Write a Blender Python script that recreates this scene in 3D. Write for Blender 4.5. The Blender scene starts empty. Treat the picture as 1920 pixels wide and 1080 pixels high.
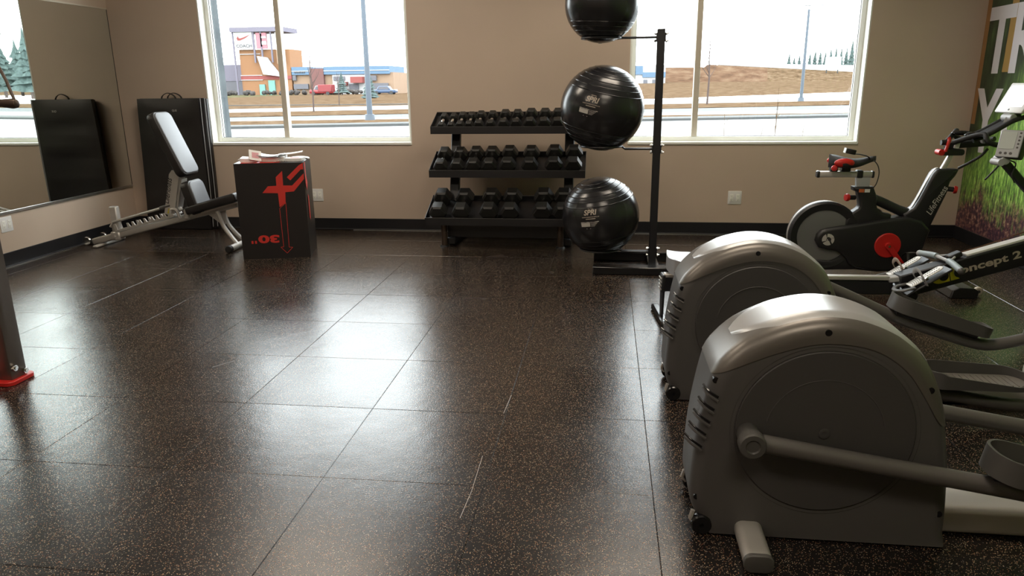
import bpy, bmesh, math, random
from mathutils import Vector, Matrix
random.seed(7)
R = math.radians
sc = bpy.context.scene
COL = sc.collection

# ------------------------------------------------------------------ camera, world, lights, exposure
CAM_H, FPX = 1.40, 1379.1
PITCH, YAW, ROLL = 0.2704, 0.1267, 0.0115
def setup_camera():
    cy, sy, cp, sp = math.cos(YAW), math.sin(YAW), math.cos(PITCH), math.sin(PITCH)
    fwd = Vector((-sy * cp, cy * cp, -sp)); right = Vector((cy, sy, 0)); down = fwd.cross(right)
    cr, sr = math.cos(ROLL), math.sin(ROLL)
    ra = right * cr + down * sr; da = down * cr - right * sr
    m = Matrix((ra, -da, -fwd)).transposed().to_4x4(); m.translation = (0, 0, CAM_H)
    c = bpy.data.cameras.new('camera'); c.sensor_width = 36; c.lens = FPX / 1920 * 36
    c.clip_start = .05; c.clip_end = 3000
    o = bpy.data.objects.new('camera', c); COL.objects.link(o); o.matrix_world = m; sc.camera = o
setup_camera()
SKY_STRENGTH = 10.0
LAMP_STRENGTH = 16.0
sc.view_settings.view_transform = 'Standard'; sc.view_settings.look = 'None'
sc.view_settings.gamma = 1; sc.view_settings.exposure = 0.0; sc.view_settings.use_curve_mapping = False
w = bpy.data.worlds.new('overcast_sky'); sc.world = w; w.use_nodes = True
w.node_tree.nodes['Background'].inputs[0].default_value = (.93, .965, 1, 1)
w.node_tree.nodes['Background'].inputs[1].default_value = SKY_STRENGTH
sc.cycles.use_denoising = True
sc.cycles.max_bounces = 10; sc.cycles.diffuse_bounces = 6; sc.cycles.glossy_bounces = 6
sc.cycles.transparent_max_bounces = 16; sc.cycles.sample_clamp_indirect = 6; sc.cycles.caustics_reflective = False
# room numbers (metres): X along the back wall, Y into the picture, Z up
XL, XR, YB, YF, ZC = -4.844, 3.186, 7.073, -2.6, 3.08
WZ0, WZ1 = .855, 2.78
WINS = [(-3.913, -1.8605, -3.167), (.204, 2.2555, .82)]

# ------------------------------------------------------------------ materials
MATS = {}
def nt(name):
    m = bpy.data.materials.new(name); m.use_nodes = True
    return m, m.node_tree, m.node_tree.nodes['Principled BSDF']
def mat(name, col, rough=.5, metal=0., bump=0., bscale=60., var=0., vscale=8., spec=.5, emit=0., coat=0.):
    """plain procedural material: colour with a little noise variation, noise relief"""
    if name in MATS: return MATS[name]
    m, t, p = nt(name)
    p.inputs['Base Color'].default_value = (*col, 1); p.inputs['Roughness'].default_value = rough
    p.inputs['Metallic'].default_value = metal; p.inputs['Specular IOR Level'].default_value = spec
    p.inputs['Coat Weight'].default_value = coat; p.inputs['Coat Roughness'].default_value = .1
    tc = t.nodes.new('ShaderNodeTexCoord')
    if var > 0:
        n = t.nodes.new('ShaderNodeTexNoise'); n.inputs['Scale'].default_value = vscale; n.inputs['Detail'].default_value = 5
        t.links.new(tc.outputs['Object'], n.inputs['Vector'])
        r = t.nodes.new('ShaderNodeValToRGB'); r.color_ramp.elements[0].position = .3; r.color_ramp.elements[1].position = .7
        r.color_ramp.elements[0].color = (*[c * (1 - var) for c in col], 1); r.color_ramp.elements[1].color = (*[min(1, c * (1 + var)) for c in col], 1)
        t.links.new(n.outputs['Fac'], r.inputs['Fac']); t.links.new(r.outputs['Color'], p.inputs['Base Color'])
    if bump > 0:
        n2 = t.nodes.new('ShaderNodeTexNoise'); n2.inputs['Scale'].default_value = bscale; n2.inputs['Detail'].default_value = 3
        t.links.new(tc.outputs['Object'], n2.inputs['Vector'])
        b = t.nodes.new('ShaderNodeBump'); b.inputs['Strength'].default_value = bump; b.inputs['Distance'].default_value = .002
        t.links.new(n2.outputs['Fac'], b.inputs['Height']); t.links.new(b.outputs['Normal'], p.inputs['Normal'])
    if emit > 0:
        p.inputs['Emission Color'].default_value = (*col, 1); p.inputs['Emission Strength'].default_value = emit
    MATS[name] = m; return m
def ramp(t, stops, interp='LINEAR'):
    r = t.nodes.new('ShaderNodeValToRGB'); r.color_ramp.interpolation = interp
    while len(r.color_ramp.elements) < len(stops): r.color_ramp.elements.new(.5)
    for e, (pos, c) in zip(r.color_ramp.elements, stops): e.position = pos; e.color = (*c, 1)
    return r
def math_node(t, op, a, b=None):
    n = t.nodes.new('ShaderNodeMath'); n.operation = op
    for i, v in enumerate((a, b)):
        if v is None: continue
        if isinstance(v, (int, float)): n.inputs[i].default_value = v
        else: t.links.new(v, n.inputs[i])
    return n.outputs[0]

def rubber_floor():
    m, t, p = nt('flecked_rubber')
    g = t.nodes.new('ShaderNodeNewGeometry'); oi = t.nodes.new('ShaderNodeObjectInfo')
    vor = t.nodes.new('ShaderNodeTexVoronoi'); vor.inputs['Scale'].default_value = 290; vor.inputs['Randomness'].default_value = 1
    nz = t.nodes.new('ShaderNodeTexNoise'); nz.inputs['Scale'].default_value = 500
    add = t.nodes.new('ShaderNodeVectorMath'); add.operation = 'MULTIPLY_ADD'
    t.links.new(nz.outputs['Color'], add.inputs[0]); add.inputs[1].default_value = (.003, .003, .0); t.links.new(g.outputs['Position'], add.inputs[2])
    t.links.new(g.outputs['Position'], nz.inputs['Vector']); t.links.new(add.outputs[0], vor.inputs['Vector'])
    sep = t.nodes.new('ShaderNodeSeparateColor'); t.links.new(vor.outputs['Color'], sep.inputs[0])
    near = math_node(t, 'LESS_THAN', vor.outputs['Distance'], .42)
    pick = math_node(t, 'GREATER_THAN', sep.outputs[0], .76)
    fl = math_node(t, 'MULTIPLY', near, pick)
    fc = ramp(t, [(0, (.32, .14, .07)), (.25, (.36, .24, .14)), (.6, (.46, .36, .24)), (.88, (.28, .25, .22))], 'CONSTANT')
    t.links.new(sep.outputs[1], fc.inputs['Fac'])
    mix = t.nodes.new('ShaderNodeMix'); mix.data_type = 'RGBA'
    t.links.new(fl, mix.inputs['Factor']); mix.inputs[6].default_value = (.0095, .0078, .0076, 1); t.links.new(fc.outputs['Color'], mix.inputs[7])
    t.links.new(mix.outputs[2], p.inputs['Base Color'])
    # worn, uneven sheen: every tile its own, plus scuffs
    n2 = t.nodes.new('ShaderNodeTexNoise'); n2.inputs['Scale'].default_value = 1.7; n2.inputs['Detail'].default_value = 3; n2.inputs['Roughness'].default_value = .55
    t.links.new(g.outputs['Position'], n2.inputs['Vector'])
    a = math_node(t, 'MULTIPLY', oi.outputs['Random'], .03); b = math_node(t, 'MULTIPLY', n2.outputs['Fac'], .16)
    s = math_node(t, 'ADD', a, b); s = math_node(t, 'ADD', s, .145)
    t.links.new(s, p.inputs['Roughness']); p.inputs['Specular IOR Level'].default_value = .62
    n3 = t.nodes.new('ShaderNodeTexNoise'); n3.inputs['Scale'].default_value = 150; n3.inputs['Detail'].default_value = 3
    t.links.new(g.outputs['Position'], n3.inputs['Vector'])
    n4 = t.nodes.new('ShaderNodeTexNoise'); n4.inputs['Scale'].default_value = 9; n4.inputs['Detail'].default_value = 2
    t.links.new(g.outputs['Position'], n4.inputs['Vector'])
    hsum = math_node(t, 'ADD', n3.outputs['Fac'], math_node(t, 'MULTIPLY', n4.outputs['Fac'], 2.2))
    bp = t.nodes.new('ShaderNodeBump'); bp.inputs['Strength'].default_value = .32; bp.inputs['Distance'].default_value = .0016
    t.links.new(hsum, bp.inputs['Height']); t.links.new(bp.outputs['Normal'], p.inputs['Normal'])
    MATS['rubber'] = m; return m

def mural_mat():
    """photographic wall covering: leaf litter below, sunlit grass, dark wood and tree trunks above"""
    m, t, p = nt('grass_mural')
    g = t.nodes.new('ShaderNodeNewGeometry'); sx = t.nodes.new('ShaderNodeSeparateXYZ'); t.links.new(g.outputs['Position'], sx.inputs[0])
    def noise(scale, vec, detail=4, rough=.55):
        mp = t.nodes.new('ShaderNodeMapping'); mp.inputs['Scale'].default_value = vec; t.links.new(g.outputs['Position'], mp.inputs[0])
        n = t.nodes.new('ShaderNodeTexNoise'); n.inputs['Scale'].default_value = scale; n.inputs['Detail'].default_value = detail; n.inputs['Roughness'].default_value = rough
        t.links.new(mp.outputs[0], n.inputs['Vector']); return n.outputs['Fac']
    blades = noise(9, (1, 5, 1.1), 6, .7); patch = noise(2.2, (1, 1, 1), 3); leaf = noise(26, (1, 1, 1), 4, .7)
    grass = ramp(t, [(.28, (.02, .045, .012)), (.43, (.1, .22, .04)), (.55, (.26, .5, .07)), (.66, (.55, .78, .2)), (.8, (.62, .72, .35))]); t.links.new(blades, grass.inputs['Fac'])
    litter = ramp(t, [(.3, (.018, .01, .022)), (.47, (.07, .028, .045)), (.57, (.2, .085, .07)), (.68, (.42, .27, .2)), (.78, (.2, .16, .06))]); t.links.new(leaf, litter.inputs['Fac'])
    wood = ramp(t, [(.35, (.008, .012, .006)), (.6, (.035, .06, .02)), (.75, (.1, .17, .05))]); t.links.new(noise(3.5, (1, 3, .8), 4), wood.inputs['Fac'])
    z = sx.outputs[2]
    zj = math_node(t, 'ADD', z, math_node(t, 'MULTIPLY', math_node(t, 'SUBTRACT', patch, .5), .8))
    zj = math_node(t, 'ADD', zj, math_node(t, 'MULTIPLY', math_node(t, 'SUBTRACT', blades, .5), .5))
    f1 = t.nodes.new('ShaderNodeMapRange'); f1.inputs[1].default_value = .3; f1.inputs[2].default_value = .55; t.links.new(zj, f1.inputs[0])
    mix1 = t.nodes.new('ShaderNodeMix'); mix1.data_type = 'RGBA'; t.links.new(f1.outputs[0], mix1.inputs['Factor']); t.links.new(litter.outputs[0], mix1.inputs[6]); t.links.new(grass.outputs[0], mix1.inputs[7])
    # the wood is darkest in the corner by the window wall, the meadow opens towards the viewer
    zy = math_node(t, 'ADD', math_node(t, 'ADD', z, math_node(t, 'MULTIPLY', math_node(t, 'SUBTRACT', sx.outputs[1], 6.2), .9)), math_node(t, 'MULTIPLY', math_node(t, 'SUBTRACT', patch, .5), .9))
    f2 = t.nodes.new('ShaderNodeMapRange'); f2.inputs[1].default_value = 1.05; f2.inputs[2].default_value = 1.75; t.links.new(zy, f2.inputs[0])
    mix2 = t.nodes.new('ShaderNodeMix'); mix2.data_type = 'RGBA'; t.links.new(f2.outputs[0], mix2.inputs['Factor']); t.links.new(mix1.outputs[2], mix2.inputs[6]); t.links.new(wood.outputs[0], mix2.inputs[7])
    last = mix2.outputs[2]
    for yc, hw, z0, c in ((7.035, .035, 1.02, (.3, .15, .05)), (6.62, .05, 1.45, (.36, .22, .06)), (5.9, .09, 1.2, (.2, .12, .05)), (4.6, .12, 1.1, (.16, .1, .05))):
        d = math_node(t, 'ABSOLUTE', math_node(t, 'SUBTRACT', math_node(t, 'ADD', sx.outputs[1], math_node(t, 'MULTIPLY', patch, .05)), yc + .025))
        tr = math_node(t, 'MULTIPLY', math_node(t, 'LESS_THAN', d, hw), math_node(t, 'GREATER_THAN', z, z0))
        mx = t.nodes.new('ShaderNodeMix'); mx.data_type = 'RGBA'; t.links.new(tr, mx.inputs['Factor']); t.links.new(last, mx.inputs[6]); mx.inputs[7].default_value = (*c, 1); last = mx.outputs[2]
    t.links.new(last, p.inputs['Base Color']); p.inputs['Roughness'].default_value = .45
    MATS['mural'] = m; return m

def glass_mat():
    m, t, p = nt('window_glass'); t.nodes.remove(p)
    out = [n for n in t.nodes if n.type == 'OUTPUT_MATERIAL'][0]
    tr = t.nodes.new('ShaderNodeBsdfTransparent'); tr.inputs[0].default_value = (.95, .97, .96, 1)
    gl = t.nodes.new('ShaderNodeBsdfGlossy'); gl.inputs['Roughness'].default_value = .02
    g = t.nodes.new('ShaderNodeNewGeometry'); dt = t.nodes.new('ShaderNodeVectorMath'); dt.operation = 'DOT_PRODUCT'
    t.links.new(g.outputs['Incoming'], dt.inputs[0]); t.links.new(g.outputs['Normal'], dt.inputs[1])
    k = math_node(t, 'SUBTRACT', 1.0, math_node(t, 'ABSOLUTE', dt.outputs['Value']))
    fac = math_node(t, 'ADD', math_node(t, 'MULTIPLY', math_node(t, 'POWER', k, 5.0), .92), .04)
    mx = t.nodes.new('ShaderNodeMixShader'); t.links.new(fac, mx.inputs[0]); t.links.new(tr.outputs[0], mx.inputs[1]); t.links.new(gl.outputs[0], mx.inputs[2])
    t.links.new(mx.outputs[0], out.inputs[0]); MATS['glass'] = m; return m

def grass_mat(name, stops, scale):
    m, t, p = nt(name); g = t.nodes.new('ShaderNodeNewGeometry')
    n = t.nodes.new('ShaderNodeTexNoise'); n.inputs['Scale'].default_value = scale; n.inputs['Detail'].default_value = 6; n.inputs['Roughness'].default_value = .7
    t.links.new(g.outputs['Position'], n.inputs['Vector']); r = ramp(t, stops); t.links.new(n.outputs['Fac'], r.inputs['Fac'])
    t.links.new(r.outputs[0], p.inputs['Base Color']); p.inputs['Roughness'].default_value = .9; p.inputs['Specular IOR Level'].default_value = 0; MATS[name] = m; return m

rubber_floor(); mural_mat(); glass_mat()
mat('wall', (.56, .452, .362), .42, bump=.12, bscale=140, var=.03, vscale=2)
mat('ceiling', (.8, .78, .74), .8, bump=.1, bscale=90)
mat('black_trim', (.012, .012, .014), .35)
mat('offwhite', (.86, .87, .82), .45)
mat('vinyl', (.62, .56, .46), .45)
mat('alu', (.62, .62, .6), .3, 1.)
mat('silver', (.50, .48, .45), .36, .35)
mat('silver_paint', (.15, .138, .124), .36, .45)
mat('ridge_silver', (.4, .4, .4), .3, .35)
mat('chrome', (.75, .74, .72), .16, 1.)
mat('black_metal', (.012, .012, .014), .38)
mat('black_gloss', (.008, .008, .009), .22)
mat('black_plastic', (.014, .014, .015), .45)
mat('rubber_black', (.012, .012, .012), .6, bump=.1, bscale=200)
mat('hex_rubber', (.016, .016, .015), .42, bump=.08, bscale=160)
mat('charcoal', (.076, .072, .07), .46, bump=.06, bscale=500)
mat('charcoal_disc', (.055, .052, .051), .5, bump=.06, bscale=500)
mat('dark_grey', (.07, .067, .063), .45)
mat('grey_tube', (.095, .088, .082), .42)
mat('red', (.55, .02, .016), .4)
mat('red_print', (.62, .035, .025), .55)
mat('yellow', (.62, .52, .03), .5)
mat('white_plastic', (.75, .75, .74), .4)
mat('light_grey', (.42, .43, .44), .42)
mat('pad_grey', (.15, .16, .18), .45, bump=.05, bscale=300)
mat('vinyl_black', (.014, .012, .012), .4, bump=.15, bscale=14)
mat('ball_vinyl', (.016, .016, .018), .23, bump=.03, bscale=60)
mat('print_grey', (.5, .48, .45), .6)
mat('print_tan', (.42, .36, .3), .6)
mat('letter_grey', (.62, .59, .6), .6)
mat('mirror', (.80, .84, .80), .008, 1.)
mat('flywheel', (.3, .3, .3), .32, .6)
mat('paper', (.78, .77, .76), .6, var=.05, vscale=30)
mat('paper_pink', (.6, .3, .33), .6)
mat('screen_lit', (.92, .95, 1.), .3, emit=1.6)
mat('lcd', (.42, .47, .44), .3)
mat('lamp_panel', (1., .86, .70), .5, emit=LAMP_STRENGTH)
mat('post_grey', (.16, .14, .125), .35, .6)
mat('steel_brown', (.09, .065, .05), .4, .6)
mat('chain', (.25, .13, .09), .4, .8)

# ------------------------------------------------------------------ mesh tools
class MB:
    def __init__(s): s.bm = bmesh.new()
    def add(s, vs, fs):
        v = [s.bm.verts.new(p) for p in vs]
        for f in fs:
            try: s.bm.faces.new([v[i] for i in f])
            except ValueError: pass
        return v
    def box(s, c, size, rot=None, bev=0., seg=1):
        x, y, z = [d / 2 for d in size]
        M = Matrix.Translation(c) @ (rot.to_4x4() if rot else Matrix())
        v = s.add([M @ Vector(p) for p in ((-x,-y,-z),(x,-y,-z),(x,y,-z),(-x,y,-z),(-x,-y,z),(x,-y,z),(x,y,z),(-x,y,z))],
              [(0,3,2,1),(4,5,6,7),(0,1,5,4),(1,2,6,5),(2,3,7,6),(3,0,4,7)])
        if bev > 0:
            es = {e for a in v for e in a.link_edges}
            bmesh.ops.bevel(s.bm, geom=list(es), offset=bev, segments=seg, affect='EDGES', profile=.5)
        return s
    def bx(s, x0, x1, y0, y1, z0, z1, bev=0., seg=1):
        return s.box(((x0+x1)/2, (y0+y1)/2, (z0+z1)/2), (x1-x0, y1-y0, z1-z0), None, bev, seg)
    def beam(s, p0, p1, w_, h, up=(0,0,1), bev=0., seg=1):
        p0, p1 = Vector(p0), Vector(p1); d = p1 - p0; L = d.length; d.normalize()
        side = d.cross(Vector(up)); 
        if side.length < 1e-4: side = d.cross(Vector((1,0,0)))
        side.normalize(); u = side.cross(d)
        return s.box((p0+p1)/2, (L, w_, h), Matrix((d, -side, u)).transposed(), bev, seg)
    def lathe(s, prof, p0, axis, n=24, cap=True):
        """prof: (radius, height along the axis)"""
        p0 = Vector(p0); a = Vector(axis).normalized(); q = a.to_track_quat('Z', 'Y').to_matrix()
        vs, fs = [], []
        for r, h in prof:
            for k in range(n):
                t = 2*math.pi*k/n; vs.append(p0 + q @ Vector((r*math.cos(t), r*math.sin(t), h)))
        for i in range(len(prof)-1):
            for k in range(n):
                fs.append((i*n+k, i*n+(k+1)%n, (i+1)*n+(k+1)%n, (i+1)*n+k))
        if cap: fs.append(tuple(range(n-1,-1,-1))); fs.append(tuple(range((len(prof)-1)*n, len(prof)*n)))
        s.add(vs, fs); return s
    def cyl(s, p0, p1, r, r1=None, n=16, bev=0.):
        p0, p1 = Vector(p0), Vector(p1); L = (p1-p0).length; r1 = r if r1 is None else r1
        prof = [(r,0),(r1,L)] if not bev else [(r-bev,0),(r,bev),(r1,L-bev),(r1-bev,L)]
        return s.lathe(prof, p0, p1-p0, n)
    def tube(s, pts, r, n=10, closed=False, smooth=0, flat=1.):
        pts = [Vector(p) for p in pts]
        for _ in range(smooth):
            q = []
            m = len(pts)
            for i in range(m if closed else m-1):
                a, b = pts[i], pts[(i+1) % m]; q += [a*.75+b*.25, a*.25+b*.75]
            if not closed: q = [pts[0]] + q + [pts[-1]]
            pts = q
        m = len(pts); rs = r if isinstance(r, (list, tuple)) else [r]*m
        if len(rs) != m: rs = [rs[min(len(rs)-1, int(i*len(rs)/m))] for i in range(m)]
        vs, fs, nrm = [], [], None
        for i in range(m):
            if closed: d = pts[(i+1)%m]-pts[i-1]
            else: d = pts[min(i+1,m-1)]-pts[max(i-1,0)]
            d.normalize()
            if nrm is None:
                nrm = Vector((0,0,1)); nrm = nrm - d*nrm.dot(d)
                if nrm.length < .1: nrm = Vector((1,0,0)) - d*d.x
            nrm = (nrm - d*nrm.dot(d)).normalized(); b = d.cross(nrm)
            for k in range(n):
                t = 2*math.pi*k/n; vs.append(pts[i] + (nrm*math.cos(t)*flat + b*math.sin(t))*rs[i])
        for i in range(m if closed else m-1):
            for k in range(n):
                fs.append((i*n+k, i*n+(k+1)%n, ((i+1)%m)*n+(k+1)%n, ((i+1)%m)*n+k))
        if not closed: fs.append(tuple(range(n-1,-1,-1))); fs.append(tuple(range((m-1)*n, m*n)))
        s.add(vs, fs); return s
    def rprism(s, prof, h0, h1, e=.01, seg=3, M=None, e1=None, keep=None):
        """outline prof (x,z), thick along y from h0 to h1, both rims rounded by e"""
        M = M or Matrix(); m = len(prof); P = [Vector((a, b)) for a, b in prof]
        if sum(P[i].x*P[(i+1)%m].y-P[(i+1)%m].x*P[i].y for i in range(m)) < 0: P.reverse()
        N = []
        for i in range(m):
            a = (P[i]-P[i-1]).normalized(); b = (P[(i+1)%m]-P[i]).normalized()
            na, nb = Vector((-a.y, a.x)), Vector((-b.y, b.x)); q = na+nb
            q = q.normalized() if q.length > 1e-6 else na
            q = q / max(.45, q.dot(na))
            if keep is not None and P[i].y < keep: q = Vector((q.x*.3, 0))
            N.append(q)
        e1 = e if e1 is None else e1; rings = []
        if e > 0:
            for k in range(seg+1):
                t = math.pi/2*k/seg; rings.append((e*(1-math.sin(t)), h0 + e*(1-math.cos(t))))
        else: rings.append((0, h0))
        if e1 > 0:
            for k in range(seg+1):
                t = math.pi/2*(1-k/seg); rings.append((e1*(1-math.sin(t)), h1 - e1*(1-math.cos(t))))
        else: rings.append((0, h1))
        vs, fs = [], []
        for ins, y in rings:
            for p, q in zip(P, N): v = p+q*ins; vs.append(M @ Vector((v.x, y, v.y)))
        for i in range(len(rings)-1):
            for k in range(m): fs.append((i*m+k, i*m+(k+1)%m, (i+1)*m+(k+1)%m, (i+1)*m+k))
        fs.append(tuple(range(m-1,-1,-1))); fs.append(tuple(range((len(rings)-1)*m, len(rings)*m)))
        s.add(vs, fs); return s
    def sphere(s, c, r, u=24, v=14, sc_=(1,1,1)):
        M = Matrix.Translation(c) @ Matrix.Diagonal((*sc_, 1))
        bmesh.ops.create_uvsphere(s.bm, u_segments=u, v_segments=v, radius=r, matrix=M); return s
    def poly(s, pts): s.add(pts, [tuple(range(len(pts)))]); return s
    def text(s, body, size, M, bold=0., shear=0., fit=None):
        vs, fs = text_mesh(body, bold, shear)
        xs = [v[0] for v in vs]; ys = [v[1] for v in vs]; x0, y0 = min(xs), min(ys)
        k = size / (max(ys)-y0); kx = fit/(max(xs)-x0) if fit else k
        s.add([M(((v[0]-x0)*kx), (v[1]-y0)*k) if callable(M) else M @ Vector(((v[0]-x0)*kx, (v[1]-y0)*k, 0)) for v in vs], fs); return s
_tc = {}
def text_mesh(body, bold=0., shear=0.):
    key = (body, bold, shear)
    if key not in _tc:
        c = bpy.data.curves.new('t', 'FONT'); c.body = body; c.offset = bold; c.shear = shear; c.resolution_u = 4
        o = bpy.data.objects.new('t', c); COL.objects.link(o)
        bpy.context.view_layer.update()
        me = o.evaluated_get(bpy.context.evaluated_depsgraph_get()).to_mesh()
        _tc[key] = ([tuple(v.co) for v in me.vertices], [tuple(p.vertices) for p in me.polygons])
        o.to_mesh_clear(); bpy.data.objects.remove(o); bpy.data.curves.remove(c)
    return _tc[key]

WM = {}                                             # world matrix of each parent
def mesh_of(name, mb, m, smooth=38):
    me = bpy.data.meshes.new(name)
    bmesh.ops.recalc_face_normals(mb.bm, faces=mb.bm.faces)
    mb.bm.to_mesh(me); mb.bm.free()
    me.materials.append(MATS[m] if isinstance(m, str) else m)
    if smooth:
        for p in me.polygons: p.use_smooth = True
        me.set_sharp_from_angle(angle=R(smooth))
    return me
def part(name, mb, m, parent=None, smooth=38, label=None, local=False):
    """one mesh object; shapes are given in world metres unless local"""
    me = mesh_of(name, mb, m, smooth)
    o = bpy.data.objects.new(name, me); COL.objects.link(o)
    if parent is not None:
        if not local: me.transform(WM[parent.name].inverted())
        o.parent = parent; WM[o.name] = WM[parent.name].copy()
    else: WM[o.name] = Matrix()
    if label: o['label'] = label
    return o
def thing(name, label, cat, loc=(0,0,0), rz=0., group=None):
    o = bpy.data.objects.new(name, None); COL.objects.link(o); o.empty_display_size = .1
    o.location = loc; o.rotation_euler = (0, 0, rz)
    WM[o.name] = Matrix.Translation(loc) @ Matrix.Rotation(rz, 4, 'Z')
    o['label'] = label; o['category'] = cat
    if group: o['group'] = group
    return o
def single(name, mb, m, label, cat, base, smooth=38, group=None):
    """a thing that is one mesh, origin at its base"""
    me = mesh_of(name, mb, m, smooth); me.transform(Matrix.Translation(base).inverted())
    o = bpy.data.objects.new(name, me); COL.objects.link(o); o.location = base; WM[o.name] = Matrix.Translation(base)
    o['label'] = label; o['category'] = cat
    if group: o['group'] = group
    return o
def struct(name, mb, m, parent=None, smooth=38, label=None):
    o = part(name, mb, m, parent, smooth)
    if parent is None: o['kind'] = 'structure'
    if label: o['label'] = label
    return o
def struct_root(name, loc, label=None):
    o = bpy.data.objects.new(name, None); COL.objects.link(o); o.location = loc; WM[o.name] = Matrix.Translation(loc); o['kind'] = 'structure'
    if label: o['label'] = label
    return o
def instance(o, name, parent, loc, rot=(0,0,0), scale=(1,1,1)):
    c = bpy.data.objects.new(name, o.data); COL.objects.link(c); c.parent = parent
    c.location = loc; c.rotation_euler = rot; c.scale = scale; return c
def catmull(pts, n=6, closed=False):
    P = [Vector(p) for p in pts]; m = len(P); out = []
    for i in range(m if closed else m-1):
        p0 = P[(i-1) % m] if closed or i > 0 else P[i]; p1, p2 = P[i], P[(i+1) % m]; p3 = P[(i+2) % m] if closed or i+2 < m else p2
        for k in range(n):
            t = k/n; out.append(.5*((2*p1)+(p2-p0)*t+(2*p0-5*p1+4*p2-p3)*t*t+(3*p1-p0-3*p2+p3)*t**3))
    if not closed: out.append(P[-1])
    return [tuple(p) for p in out]
def rrect(x0, x1, z0, z1, r, n=4):
    out = []
    for cx, cz, a in ((x1-r, z0+r, -90), (x1-r, z1-r, 0), (x0+r, z1-r, 90), (x0+r, z0+r, 180)):
        for k in range(n+1): t = R(a+90*k/n); out.append((cx+r*math.cos(t), cz+r*math.sin(t)))
    return out
def circ(cx, cz, r, a0=0, a1=360, n=32):
    m = n if a1-a0 >= 360 else n+1
    return [(cx+r*math.cos(R(a0+(a1-a0)*k/n)), cz+r*math.sin(R(a0+(a1-a0)*k/n))) for k in range(m)]

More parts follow.
